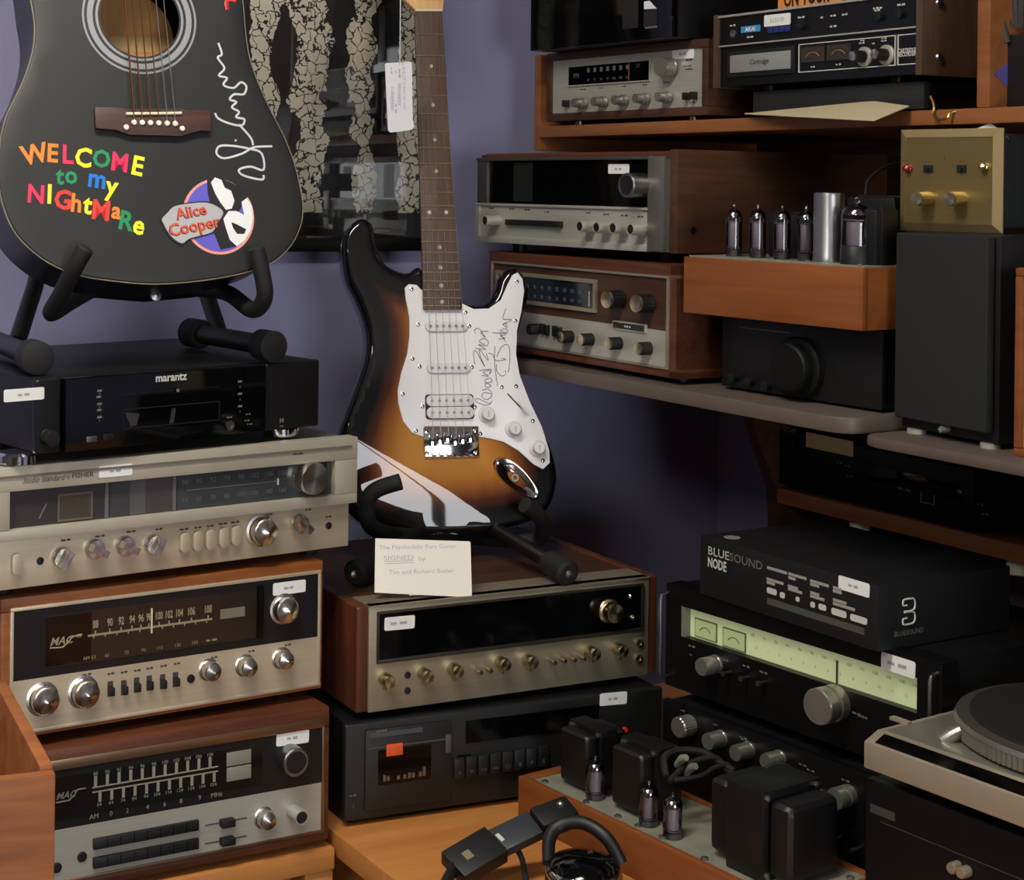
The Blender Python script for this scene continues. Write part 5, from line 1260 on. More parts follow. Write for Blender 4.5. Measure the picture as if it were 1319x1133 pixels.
# ---- turntable on a tall black unit
Fp = atY(1112.4, 988, 1.76)
un_top = Fp.z - .012
t = und = T('stereo_unit', 'tall black stereo unit under the silver turntable', 'stereo unit', (Fp.x+.004, Fp.y+.004, tz+.01), -57.7)
W, D, H = .44, .34, un_top - tz - .01
MB().box(.002, W-.002, .012, D, 0, H).build('case', M_black, t, bevel=.003)
MB().box(0, W, 0, .014, 0, H).build('front_panel', M_tp, t, bevel=.002)
b = MB().box(.02, W-.01, -.0006, 0, H-.042, H-.0408); b.build('seam_line', mat('dim_seam', rgb(48, 46, 44), .5), t)
x, z = t.at(1137, 1046); MB().box(x-.016, x+.016, -.0006, 0, z-.0045, z+.0045).build('name_plate', mat('dim_name_plate', rgb(54, 54, 50), .5), t)
for px, py in ((1226, 1118), (1238, 1124)):
    x, z = t.at(px, py, -.01); MB().lathe([(.006, 0), (.006, .010), (.005, .012), (0, .012)], 16, (x, 0, z)).build('button', M_dim, t)
feet(t, W, D, .010)
t = ttb = T('turntable', 'silver turntable with a ribbed platter and black mat at the table end', 'turntable', (Fp.x, Fp.y, Fp.z), -57.7)
fh = t.at(1112.4, 954)[1]; W, D = .45, .36; top = fh + .009
M_tt = mat('warm_silver_plinth', rgb(158, 148, 128), .42, .35, var=.03, vscale=30)
M_ttop = mat('grey_silver_deck', rgb(128, 124, 112), .38, .5, var=.05, vscale=60)
MB().add([(0, 0, 0), (W, 0, 0), (W, 0, fh), (0, 0, fh), (0, .022, top), (W, .022, top), (0, D, top), (W, D, top), (0, D, 0), (W, D, 0)],
         [(0, 1, 2, 3), (3, 2, 5, 4), (4, 5, 7, 6), (6, 7, 9, 8), (0, 8, 9, 1), (0, 3, 4, 6, 8), (1, 9, 7, 5, 2)]).build('plinth', M_tt, t, bevel=.0015)
MB().add([(.012, .003, fh+.0018), (W-.01, .003, fh+.0018), (W-.01, .018, top-.0006), (.012, .018, top-.0006), (.012, .003, fh+.0005), (W-.01, .003, fh+.0005), (W-.01, .018, top-.002), (.012, .018, top-.002)],
         [(0, 1, 2, 3), (7, 6, 5, 4), (0, 4, 5, 1), (2, 6, 7, 3), (0, 3, 7, 4), (1, 5, 6, 2)]).build('control_strip', M_gloss, t)
MB().box(.008, W-.006, .026, D-.008, top-.001, top+.0012).build('top_plate', M_ttop, t, bevel=.0006)
pc = (.170, .185); PR = .157
o = MB().lathe([(PR*.97, 0), (PR, .002), (PR, .016)], 300, (pc[0], pc[1], top+.003), 'z', ridge=.012).build('platter', M_ttop, t)
MB().lathe([(PR*1.0, .016), (PR*.985, .021), (PR*.90, .0225), (0, .0225)], 90, (pc[0], pc[1], top+.003), 'z').build('platter_top', mat('cast_aluminium', rgb(160, 156, 146), .35, .9), o)
MB().lathe([(PR*.90, .0), (PR*.895, .0035), (PR*.34, .0035), (PR*.33, .0025), (0, .0025)], 80, (pc[0], pc[1], top+.0255), 'z').build('rubber_mat', M_rub, o)
MB().lathe([(.0035, 0), (.0035, .014), (.002, .016), (0, .016)], 16, (pc[0], pc[1], top+.028), 'z').build('spindle', M_chrome, o)
x, y = t.atz(1222, 950, top+.004)
y = max(y, .036); MB().tube([(x-.004, y-.004, top), (x+.003, y+.002, top+.008), (x+.010, y+.008, top+.014)], [.008, .008, .007], 16).build('strobe_lamp', M_alu, t)
x, y = t.atz(1160, 930, top); MB().box(x-.012, x+.012, y-.004, y+.004, top, top+.004).build('lid_hinge', M_tt, t, bevel=.001)
ax, ay = W-.07, D-.085
o = MB().lathe([(.028, 0), (.028, .012), (.016, .018), (.016, .036), (0, .037)], 24, (ax, ay, top), 'z').build('tonearm_base', M_steel, t)
MB().tube(smooth_path([(ax, ay+.04, top+.04), (ax, ay, top+.042), (ax-.004, ay-.12, top+.04), (ax-.03, ay-.2, top+.036)], 5), .0045, 10).build('tonearm', M_chrome, o)

# ================================================================ shelving along the right wall
def RM(u, w_, z): return R28 @ Vector((u, w_, z))
rk = T('shelf_unit', 'wall shelving with grey boards and one orange board along the right wall', 'shelf unit', None, M=R28)
UL = lambda q: (R28.inverted() @ q)
Z1 = -.270 + CAMZ; Z2 = -.288 + CAMZ
M_grey = mat('grey_laminate', rgb(88, 77, 70), .45, var=.06, vscale=30)
uE = -1.404
pr_ = [(-2.30, 1.452), (uE-.03, 1.452), (uE-.012, 1.458), (uE-.003, 1.468), (uE, 1.485), (uE, 2.085), (-2.30, 2.085)]
b = MB(); n = len(pr_); b.add([(p[0], p[1], Z1-.020) for p in pr_] + [(p[0], p[1], Z1) for p in pr_], [tuple(range(n-1, -1, -1)), tuple(range(n, 2*n))] + [(i, (i+1) % n, (i+1) % n+n, i+n) for i in range(n)])
b.build('shelf_board', M_grey, rk, bevel=.003)
pr_ = [(uE+.004, 1.49), (uE+.01, 1.476), (uE+.03, 1.470), (-.75, 1.470), (-.75, 2.085), (uE+.004, 2.085)]
b = MB(); n = len(pr_); b.add([(p[0], p[1], Z2-.014) for p in pr_] + [(p[0], p[1], Z2) for p in pr_], [tuple(range(n-1, -1, -1)), tuple(range(n, 2*n))] + [(i, (i+1) % n, (i+1) % n+n, i+n) for i in range(n)])
b.build('shelf_board', M_grey, rk, bevel=.004)
MB().box(-2.25, -.75, 2.078, 2.086, Z1, .056+CAMZ).build('back_panel', M_dark, rk)  # dark sheet added over the wall, standing in for deep shade below the bookcase
# orange lower board and its end panel
sW = .88
wl = UL(Vector((803*sW/1000, 2784.44*sW/1000, 0))); zw = (-540.46+26.67)*sW/1000 + CAMZ
MB().box(wl.x-.020, -.75, wl.y, 2.085, zw-.0235, zw).build('shelf_board', M_orange_y, rk, bevel=.003)
cur = [(1.685, Z1-.022), (1.70, Z1-.03), (1.722, Z1-.07), (1.742, Z1-.12), (wl.y-.003, zw+.0), (wl.y+.001, zw-.03), (wl.y+.004, zw-.12), (wl.y+.02, tz+.005), (2.085, tz+.005), (2.085, Z1-.022)]
b = MB(); n = len(cur); u0 = wl.x-.0405; b.add([(u0, p[0], p[1]) for p in cur] + [(u0+.020, p[0], p[1]) for p in cur], [tuple(range(n)), tuple(range(2*n-1, n-1, -1))] + [(i, i+n, (i+1) % n+n, (i+1) % n) for i in range(n)])
b.build('end_panel', M_dark, rk)
for uu in (-.77,): MB().box(uu, uu+.02, 1.49, 2.085, tz+.005, Z2-.014).build('end_panel', M_dark, rk)
for px, py in ((1107, 683), (1311, 707)):
    d = ray(px, py); Ri = R28.inverted().to_3x3() @ d; s0 = (wl.y+.03)/Ri.y; q = Ri*s0 + Vector((0, 0, CAMZ))
    MB().lathe([(.014, 0), (.014, .016), (.010, .020), (0, .021)], 20, (q.x, q.y, zw-.0235-.021), 'z').build('shelf_pad', mat('white_felt_pad', rgb(206, 198, 180), .8), rk)

# ---- black disc player on the orange board
t = sny = put('disc_player', 'black disc player with a cream paper strip on the orange board', 'disc player', (817.13, 2877.9, -506.22, -64, 430, 89.51, 260), .858)
d_ = zw + .006 - t.M.translation.z
t.M = Matrix.Translation((0, 0, d_)) @ t.M; t.root.matrix_world = t.M; t.inv = t.M.inverted()
W, H, D = t.W, t.H + .004, t.D
MB().box(.002, W-.002, .01, D, 0, H).build('case', M_black, t, bevel=.002)
MB().box(0, W, 0, .012, 0, H).build('front_panel', M_tp, t, bevel=.002)
b = MB(); x, z = t.at(1018, 554); b.text('SONY', x, z, .011, bold=.02); x, z = t.at(1166, 630); b.text('CD R/RW', x, z, .009)
for px, py in ((1082, 596), (1092, 600), (1095, 613), (1264, 650), (1270, 662)): x, z = t.at(px, py); b.text('TRACK', x, z, .006)
b.build('lettering', M_palegrey, t)
a = t.at(1038.5, 564); c = t.at(1099, 580); x, z = (a[0]+c[0])/2, (a[1]+c[1])/2
MB().box(a[0], c[0], -.0006, 0, z-.011, z+.011).build('paper_strip', mat('cream_masking_paper', rgb(206, 182, 132), .8), t)
x, z = t.at(1195, 640); MB().frame(x-.012, x+.012, z-.009, z+.009, .001, -.0006, 0).build('logo_frame', M_palegrey, t)
xa = t.at(1120, 600)[0]; xb = t.at(1240, 640)[0]; MB().box(xa, xb, -.0015, 0, H*.45, H*.72).build('disc_tray', M_gloss, t, bevel=.0006)
x, z = t.at(1018, 571); MB().box(x-.010, x+.010, -.004, 0, z-.004, z+.004).build('power_button', M_blackp, t, bevel=.001)
feet(t, W, D, .006)

# ---- wood fronted receiver on the grey shelf
t = rw = put('stereo_receiver', 'wood cased receiver with a blue grey dial on the grey shelf, beside the guitar horn', 'receiver', (289.29, 2717.73, -258.47, -63.04, 458.35, 132.69, 340), .97)
fx0, fx1 = 0, t.W; fz0, fz1 = 0, t.H
m0 = t.M.translation.z - Z1        # the frame stands this far above the shelf
W, H, D = t.W, t.H, .40
c = MB(); e0, e1, ez0, ez1 = -.010, W+.022, -m0+.008, H+.015
c.frame(e0, e1, ez0, ez1, .010, 0, D, tb=-ez0, tt=.015); c.box(W, e1, 0, D, ez0, ez1); c.box(0, W, D-.01, D, 0, H)
c.build('wooden_case', M_walnut, t, bevel=.002)
fr = MB().frame(0, W, 0, H, .0035, -.003, .006).build('metal_trim', M_dim, t, bevel=.0006)
zs = (t.at(683, 402)[1] + t.at(857, 427.5)[1])/2
MB().box(.003, W-.003, .001, .01, zs, H-.003).build('dial_panel', M_dark, t)
MB().box(.003, W-.003, -.001, .01, .003, zs).build('control_panel', M_silver, t)
x0 = t.at(640, 365)[0]; x1 = t.at(769, 381)[0]; z1 = (t.at(674, 350)[1]+t.at(769, 361)[1])/2; z0 = (t.at(683, 391)[1]+t.at(769, 404)[1])/2
MB().frame(x0, x1, z0, z1, .006, -.004, .002).build('dial_frame', M_dim, t, bevel=.0008)
dl = MB().box(x0+.005, x1-.005, -.001, .001, z0+.005, z1-.005).build('dial_window', mat('blue_black_dial', rgb(24, 30, 36), .15), t)
b = MB(); zc = (z0+z1)/2
for k in range(11):
    x = x0+.03 + (x1-x0-.07)*k/10; b.text(str(88+2*k), x, zc+.004, .0095, y=-.0014, sx=.7); b.text(str(54+10*k), x, zc-.010, .0085, y=-.0014, sx=.7)
b.build('dial_numbers', mat('blue_grey_print', rgb(104, 118, 126), .5), dl)
MB().box(x1-.018, x1-.0165, -.0018, -.001, z0+.008, zc+.006).build('dial_pointer', M_pale, dl)
for px, py in ((782, 385.7), (819.7, 391)):
    o = knob(t, px, py, .0130, .024, 'knurl', M_blackp); MB().lathe([(.0122, 0), (.0120, .002), (.006, .0028), (0, .003)], 28, (0, -.024, 0)).build('knob_cap', M_kbrass, o)
for px, py in ((722, 434), (748, 437.5), (784, 442.5), (822, 449)):
    o = knob(t, px, py, .0092, .020, 'knurl', M_blackp); MB().lathe([(.0086, 0), (.0082, .0015), (.004, .002), (0, .002)], 22, (0, -.020, 0)).build('knob_cap', M_kbrass, o)
for px, py in ((697, 425), (703, 427), (713, 428), (719, 430)):
    x, z = t.at(px, py, -.006); MB().box(x-.0036, x+.0036, -.007, 0, z-.006, z+.010).build('push_switch', M_blackp, t, bevel=.001)
for px, py in ((681, 424),): knob(t, px, py, .0085, .018, 'knurl', M_blackp)
x, z = t.at(812, 420.5, -.001); o = MB().box(x-.038, x+.038, -.0045, 0, z-.0062, z+.0062).build('name_plate', M_silver, t, bevel=.001)
MB().box(x-.035, x+.035, -.0052, -.004, z-.0042, z+.0042).build('plate_field', M_gloss, o); MB().text('N  RECEIVER', x, z, .0065, y=-.0056, bold=.02).build('lettering', M_pale, o)
for xx in (.04, W-.02):
    for y in (.04, D-.04): MB().lathe([(.012, 0), (.012, .008)], 16, (xx, y, -m0), 'z').build('foot', M_blackp, t)

# ---- black and silver receiver on top of it
t = rb = put('stereo_receiver', 'black and silver receiver with dark wood sides on top of the wood cased receiver', 'receiver', (257.82, 2668.38, -91.17, -58.89, 444.23, 134.38, 440))
W, H, D = t.W, t.H, t.D
MB().box(.006, W-.002, .02, D, .002, H).build('case', M_dark, t, bevel=.002)
MB().box(W-.002, W+.014, .006, D, -.002, H+.010).build('wooden_side', M_dark_y, t, bevel=.002)
MB().box(-.006, .006, .012, D, -.002, H+.006).build('wooden_side', M_dark_y, t, bevel=.002)
MB().box(.006, W-.002, .012, D, H, H+.008).build('wooden_top', M_walnut, t, bevel=.002)
zsp = (t.at(614.5, 262)[1] + t.at(842, 270)[1])/2
M_dk = mat('dark_grey_bezel', rgb(92, 90, 84), .4, .7)
MB().box(0, W, 0, .02, 0, zsp).build('control_panel', M_silver, t, bevel=.001)
xa = t.at(631, 233, .006)[0]; xb = t.at(842, 236, .006)[0]
dp = MB().box(xa, xb, .006, .02, zsp, H-.004).build('dial_glass', M_gloss, t)
MB().box(0, xa, 0, .02, zsp, H).build('bezel_side', M_dk, t, bevel=.001)
MB().box(xb, W, -.006, .02, 0, H).build('bezel_side', mat('grey_end_cap', rgb(120, 118, 110), .4, .7), t, bevel=.0015)
MB().box(0, W, -.003, .02, H-.004, H+.001).build('bezel_top', M_dk, t, bevel=.0006)
MB().box(0, xb, -.004, .006, zsp-.002, zsp+.002).build('panel_ridge', M_silver, t, bevel=.0008)
MB().box(0, xb, -.006, .006, -.001, .009).build('panel_lip', M_silver, t, bevel=.0015)
MB().box(0, .010, -.003, .01, .009, zsp-.002).build('panel_end', M_silver, t, bevel=.001)
pa = t.at(662, 232, .006)[0]; pb2 = t.at(686, 232, .006)[0]
MB().box(pa, pb2, .0052, .006, zsp+.006, H-.007).build('dial_scale_panel', mat('dim_scale', rgb(26, 28, 26), .3), dp)
knob(t, 806, 238.5, .0175, .034, 'cup', M_steel, name='tuning_knob')
for px, py in ((624, 284), (746, 291.4), (767.6, 293), (788.8, 293.7), (811.5, 295.3)): knob(t, px, py, .0085, .028, 'cup', M_silver)
a = t.at(652.5, 285, -.004); c_ = t.at(723, 289.5, -.004); zz = (a[1]+c_[1])/2
o = MB().box(a[0], c_[0], -.008, 0, zz-.0045, zz+.0045).build('button_bar', M_blackp, t, bevel=.001)
MB().box(c_[0]-.012, c_[0]-.002, -.011, -.004, zz-.0045, zz+.0045).build('slide_button', M_blackp, o, bevel=.001)
b = MB()
for px, py, q in ((634, 268, 'PHONES'), (660, 269, 'TAPE MON'), (680, 270, 'LOUDNESS'), (705, 273, 'HI LO'), (758, 274, 'BASS'), (782, 276, 'TREBLE'), (805, 277.5, 'BALANCE'), (826, 279, 'VOLUME')):
    x, z = t.at(px, py); b.text(q, x, z, .006)
b.build('lettering', M_print, t)
sticker(t, 797, 217.5, 27, 12.5, '$350.00', y=.0055)
y, z = t.atx(893, 297, W+.014); MB().cyl(.0055, .0008, 16, (W+.0137, y, z), 'x').build('screw_hole', M_gloss, t)
gap = t.M.translation.z - (rw.M.translation.z + rw.H + .015)
for xx in (.05, W-.05):
    for y in (.05, .3): MB().lathe([(.012, 0), (.012, gap-.0005)], 16, (xx, y, -gap+.0003), 'z').build('foot', M_blackp, t)

# ---- black unit with one big dial under the tube preamp
sp = .865
pz = -194.44*sp/1000 + CAMZ
pm = Matrix.Translation((568.72*sp/1000, 2541.44*sp/1000, pz)) @ Matrix.Rotation(math.radians(-59.21), 4, 'Z')
t0 = pm @ Vector((.030, .045, 0))
t = bd = T('tuning_unit', 'dark unit with one big round dial in shadow under the tube preamplifier', 'tuner', (t0.x, t0.y, Z1+.004), -59.21)
W, H, D = .262, pz - Z1 - .0045, .20
MB().box(0, W, .008, D, 0, H).build('case', M_black, t, bevel=.002)
MB().box(-.002, W+.002, 0, .010, 0, H).build('front_panel', mat('black_crackle', rgb(8, 8, 8), .5, bump=.3, bscale=500), t, bevel=.001)
M_bkk = mat('dead_black_enamel', rgb(5, 5, 5), .6, spec=.25)
o = knob(t, 1012, 474, .031, .028, 'step', M_bkk, name='big_dial')
MB().lathe([(.0315, 0), (.0315, .002), (.0302, .002), (.0302, 0)], 40, (0, -.022, 0)).build('dial_ring', mat('dark_steel', rgb(70, 70, 68), .35, .9), o)
for px, py in ((942, 486), (963, 491), (985, 497)):
    x, z = t.at(px, py, -.008); MB().lathe([(.006, 0), (.006, .010), (0, .0105)], 16, (x, 0, z)).build('knob', M_blackp, t)
b = MB(); x, z = t.at(985, 425); b.box(x-.045, x+.045, -.0006, 0, z-.0006, z+.0006); b.build('trim_line', M_palegrey, t)
for xx in (.03, W-.03):
    for y in (.03, D-.03): MB().lathe([(.008, 0), (.008, .004)], 12, (xx, y, -.004), 'z').build('foot', M_blackp, t)

# ---- tube preamp on an orange wooden base
t = pre = T('tube_preamplifier', 'tube preamplifier with four small valves and a silver can on an orange wooden base', 'preamplifier', None, M=pm)
W, H, D = 349.19*sp/1000, 86.92*sp/1000, .185
MB().box(0, W, 0, .010, 0, H).build('base_board', M_orange, t, bevel=.0015)
MB().box(W-.010, W, .010, D, 0, H).build('base_board', M_orange, t, bevel=.0015)
MB().box(0, .010, .010, D, 0, H).build('base_board', M_orange, t, bevel=.0015)
MB().box(.010, W-.010, D-.01, D, 0, H).build('base_board', M_orange, t, bevel=.0015)
MB().box(.010, W-.010, .010, D-.010, 0, .006).build('bottom_board', M_dark, t)
MB().box(.004, W-.004, .006, D-.004, H-.002, H+.002).build('chassis', M_chas, t)
zc = H+.002
def pb_at(px, py): return t.atz(px, py, zc)
ys = .040
for px, py in ((945, 329), (975.6, 331), (1007, 333), (1037.7, 335)):
    x = t.at(px, py, ys)[0]; valve(t, x, ys, zc, .0108, .066, 'preamp')
x = t.at(1067, 338, .038)[0]; MB().lathe([(.0190, 0), (.0195, .003), (.0185, .006), (.0185, .083), (.0180, .086), (.0165, .087), (0, .087)], 32, (x, .038, zc), 'z').build('capacitor_can', mat('satin_aluminium_can', rgb(176, 178, 180), .32, 1.0), t)
x = t.at(1103, 340, .034)[0]; valve(t, x, .034, zc, .0185, .076, 'rectifier'); MB().lathe([(.0192, 0), (.0192, .021), (.0180, .023)], 28, (x, .034, zc), 'z').build('valve_socket', M_blackp, t)
xm1 = t.at(1150, 300, .030)[0]; xm1 = min(xm1, W-.006); xm2 = min(t.at(1152, 300, .095)[0], W-.006); xm3 = t.at(1052, 300, .085)[0]
for x0, x1, y0, y1, h in ((xm3-.085, xm3, .085, .150, .058), (xm1-.036, xm1, .030, .070, .068), (xm2-.075, xm2, .095, .165, .082)):
    o = MB().box(x0, x1, y0, y1, zc, zc+h).build('transformer', M_trf, t, bevel=.004)
    MB().box(x0-.002, x1+.002, (y0+y1)/2-.012, (y0+y1)/2+.012, zc, zc+h+.002).build('transformer_core', M_trf, o, bevel=.001)
xw = xm2-.02
MB().tube(smooth_path([(xw-.055, .13, zc+.084), (xw-.058, .14, zc+.105), (xw-.03, .15, zc+.125), (xw+.005, .155, zc+.12), (xw+.014, .15, zc+.09)], 6), .0022, 8).build('wire', M_rub, t)
for xx in (.2, W-.02): MB().lathe([(.004, 0), (.004, .002), (0, .003)], 10, (xx, .018, zc), 'z').build('screw', M_steel, t)

# ---- small black speaker and the gold preamplifier on it
ss = .943
t = spk = put('bookshelf_speaker', 'small black bookshelf speaker carrying the gold preamplifier', 'speaker', (728.53, 2064.17, -295.07, -66.93, 158.69, 243.34, 125), ss)
d_ = Z2 + .006 - t.M.translation.z
t.M = Matrix.Translation((0, 0, d_)) @ t.M; t.root.matrix_world = t.M; t.inv = t.M.inverted()
W, H, D = t.W, t.H+.003, t.D
MB().box(0, W, .014, D, 0, H).build('cabinet', M_blackp, t, bevel=.002)
M_gr = mat('charcoal_grille_cloth', rgb(20, 22, 22), .9, var=.25, vscale=600, bump=.4, bscale=900)
MB().box(.001, W-.006, 0, .013, .012, H-.001).build('grille', M_gr, t, bevel=.004, seg=3)
x, z = t.at(1211, 553, -.001); MB().prism([(x-.004, z), (x, z-.004), (x+.004, z), (x, z+.004)], -.001, .012).build('badge', M_palegrey, t)
for xx in (.018, W-.018):
    for y in (.02, D-.02): MB().lathe([(.011, 0), (.011, .005), (.009, .006)], 20, (xx, y, -.006), 'z').build('foot', M_silver, t)
top_s = t.M.translation.z + H
sg_ = .79
t = gld = put('gold_preamplifier', 'square gold faced preamplifier with two brass knobs on the black speaker', 'preamplifier', (892.28, 2516.18, -58.36, -51.97, 167.56, 151.36, 105), sg_)
d_ = top_s + .0005 - t.M.translation.z
t.M = Matrix.Translation((0, 0, d_)) @ t.M; t.root.matrix_world = t.M; t.inv = t.M.inverted()
W, H, D = t.W, t.H - d_, t.D
M_gold = mat('gold_anodised_plate', rgb(150, 130, 82), .38, .85, var=.05, vscale=50, bump=.05, bscale=400, stretch=(.1, 1, 4))
M_gold2 = mat('pale_gold_bevel', rgb(176, 154, 112), .38, .8)
b = MB(); q = .010
o_ = [(0, 0), (W, 0), (W, H), (0, H)]; i_ = [(q, q), (W-q, q), (W-q, H-q), (q, H-q)]
b.add([(p[0], .007, p[1]) for p in o_] + [(p[0], .005, p[1]) for p in o_] + [(p[0], -.001, p[1]) for p in i_] + [(p[0], .002, p[1]) for p in i_], [(r*4+i, r*4+(i+1) % 4, r*4+4+(i+1) % 4, r*4+4+i) for r in range(3) for i in range(4)] + [(3, 2, 1, 0)])
b.build('beveled_frame', M_gold2, t)
MB().box(q, W-q, .0, .004, q, H-q).build('front_plate', M_gold, t)
MB().box(.010, W-.004, .009, D+.05, .006, H-.006).build('chassis', mat('grey_steel_case', rgb(70, 74, 74), .4, .6), t, bevel=.002)
for px, py in ((1180, 256), (1222, 256)): knob(t, px, py, .0085, .026, 'knurl', M_kbrass)
for px, py, m_ in ((1167, 217, mat('red_jewel_lamp', rgb(120, 26, 20), .2)), (1265, 215, M_kbrass)):
    x, z = t.at(px, py, -.006); MB().lathe([(.005, 0), (.005, .003), (.004, .004), (.004, .008), (0, .010)], 18, (x, 0, z)).build('lamp' if px < 1200 else 'button', m_, t)
for px, py in ((1196, 217.5), (1239, 217.5)):
    x, z = t.at(px, py); o = MB().box(x-.006, x+.006, -.0015, 0, z-.0045, z+.0045).build('switch_slot', M_blackp, t); MB().box(x-.002, x+.002, -.006, -.001, z-.003, z+.001).build('slide_switch', M_blackp, o)
b = MB(); x, z = t.at(1217, 184); b.text('TRADER', x, z, .006, y=-.0005); x, z = t.at(1217, 203); b.text('I', x, z, .009, y=-.0005, bold=.05)
for px, py in ((1166, 207), (1196, 208), (1240, 208), (1267, 207), (1185, 275), (1225, 277)): x, z = t.at(px, py); b.text('LEVEL', x, z, .004, y=-.0005)
b.build('lettering', mat('dark_gold_print', rgb(96, 80, 44), .5), t)
y, z = t.atx(1298, 178, W-.004); MB().lathe([(.004, 0), (.004, .002), (0, .003)], 12, (W-.004, y, z), 'x').build('screw', M_steel, t)
pt = t.M @ Vector((W*.74, .02, H-.006)); ptop = MB().prism([(-.018, 0), (.018, 0), (.014, .006), (.003, .013), (-.016, .006)], 0, .0006)
o = ptop.build('paper_slip', M_white, None); o.matrix_world = t.M @ Matrix.Translation((W*.74, .03, H-.006)); tag(o, 'white paper slip sticking up behind the gold faced preamplifier', 'paper')

# ---- wooden speaker with a cream grille at the right edge
q = atY(1305, 577, 1.78); q.z = Z2
t = T('wooden_speaker', 'wooden speaker with a cream grille beside the small black speaker', 'speaker', (q.x, q.y, Z2), -68)
H = .205; W = .19; D = .16
MB().frame(0, W, 0, H, .009, 0, D).build('wooden_case', M_orange, t, bevel=.002)
MB().box(.009, W-.009, .006, .02, .009, H-.009).build('grille', mat('cream_grille_cloth', rgb(176, 168, 144), .9, var=.1, vscale=500, bump=.3, bscale=900), t)
MB().box(.009, W-.009, .02, D-.004, .009, H-.009).build('back_panel', M_dark, t)

# ================================================================ bookcase above
bk = T('bookcase', 'orange wooden bookcase mounted on the right wall above the shelving', 'bookcase', None, M=R28)
WF, WBK = 1.600, 2.086
zS = .0985 + CAMZ
u0 = UL(hit(688, 120, RM(0, WF, 0), R28.to_3x3() @ Vector((0, 1, 0)))).x
zU = .978*(107.87+114.44)/1000 + CAMZ + .0008
MB().box(u0, u0+.018, WF, WBK, zS-.040, zU).build('side_board', M_orange_y, bk, bevel=.002)
uD = UL(hit(1258, 60, RM(0, WF, 0), R28.to_3x3() @ Vector((0, 1, 0)))).x
uR = uD + .55
MB().box(u0+.018, uR, WF-.004, WBK, zS-.019, zS).build('shelf_board', M_orange_y, bk, bevel=.003)
MB().box(uD, uD+.019, WF, WBK, zS, zS+.60).build('divider_board', M_orange_y, bk, bevel=.003)
MB().box(uR, uR+.020, WF, WBK, zS-.040, zS+.62).build('side_board', M_orange_y, bk, bevel=.002)
MB().box(uD+.019, uR, WF, WBK, zS+.58, zS+.60).build('top_board', M_orange_y, bk, bevel=.002)
MB().box(u0+.018, uR, WBK-.008, WBK, zS-.040, zS+.58).build('back_panel', M_dark, bk)
def onfront(px, py, w_): return UL(hit(px, py, RM(0, w_, 0), R28.to_3x3() @ Vector((0, 1, 0))))
P = [onfront(*p) for p in ((1199, 124, WF-.006), (1203, 135, WF-.008), (1202, 147, WF-.010), (1210, 154, WF-.014), (1220, 152, WF-.014), (1224, 145, WF-.010), (1231, 143, WF-.004))]
MB().tube(smooth_path([tuple(p) for p in P], 5), .0016, 8).build('brass_hook', mat('brass', rgb(196, 160, 92), .3, 1.0), bk)

# ---- small wood cased tuner
t = ts = put('radio_tuner', 'small wood cased silver tuner with five knobs on the bookcase shelf', 'tuner', (380.04, 2751.11, 107.87, -59.41, 382.2, 114.44, 200), .978)
W, H, D = t.W, t.H, t.D
c = MB().frame(0, W, 0, H, .013, 0, D); c.box(.01, W-.01, D-.01, D, .01, H-.01); c.build('wooden_case', M_dark, t, bevel=.002)
MB().box(.013, W-.013, .004, .012, .013, H-.013).build('front_panel', M_silver, t)
x0 = t.at(732.5, 100, .003)[0]; x1 = t.at(837, 90, .003)[0]; z1 = (t.at(732, 87.6, .003)[1]+t.at(837, 77, .003)[1])/2; z0 = (t.at(733, 111, .003)[1]+t.at(837, 102, .003)[1])/2
dl = MB().box(x0, x1, .0025, .004, z0, z1).build('dial_window', M_gloss, t)
MB().frame(x0-.002, x1+.002, z0-.002, z1+.002, .002, .001, .004).build('dial_frame', M_silver, t)
b = MB(); zc = (z0+z1)/2
for k in range(7): x = x0+.05+(x1-x0-.1)*k/6; b.box(x-.003, x+.003, .002, .0025, zc+.004, zc+.011); b.text(str(88+3*k), x, zc-.008, .006, y=.002)
b.text('FM', x0+.02, zc, .011, y=.002); b.text('ST', x1-.025, zc+.008, .008, y=.002); b.build('dial_scale', M_palegrey, dl)
x, z = t.at(810, 90, .002); MB().box(x-.0008, x+.0008, .0015, .0025, z0+.002, z1-.002).build('dial_pointer', mat('dim_red_print', rgb(120, 76, 66), .5), dl)
knob(t, 850.5, 86, .0145, .020, 'spun', M_alu, name='tuning_knob')
for px, py in ((738, 132.5), (763.8, 130.5), (790, 128.6), (817.4, 126.6), (846, 124.6)): knob(t, px, py, .0072, .022, 'step', M_alu)
for px, py in ((730, 133), (885, 123.6), (894.5, 122.6)):
    x, z = t.at(px, py, 0); MB().box(x-.003, x+.003, -.008, .004, z-.006, z+.005).build('rocker_switch', M_blackp, t, bevel=.001)
b = MB(); x, z = t.at(888, 77, .0035); b.text('V  SCOTT', x, z, .007, y=.0034, bold=.02)
for px, py, q in ((752, 115, 'SELECTOR'), (775, 113, 'VOLUME'), (804, 111, 'BASS'), (831, 109, 'TREBLE'), (859, 106, 'BALANCE'), (886, 85, 'STEREO TUNER'), (888, 89, 'MODEL 300'), (892, 132, 'POWER')):
    x, z = t.at(px, py, .0035); b.text(q, x, z, .005, y=.0034)
b.build('lettering', M_print, t)
sticker(t, 880, 69.4, 28, 12.5, '$225.00', y=.0035, tilt=-.02)
hft = t.M.translation.z - zS
for px in (.05, W-.06):
    for y in (.03, D-.04): MB().lathe([(.007, 0), (.007, hft*.999)], 14, (px, y, -hft), 'z').build('foot', M_steel, t)

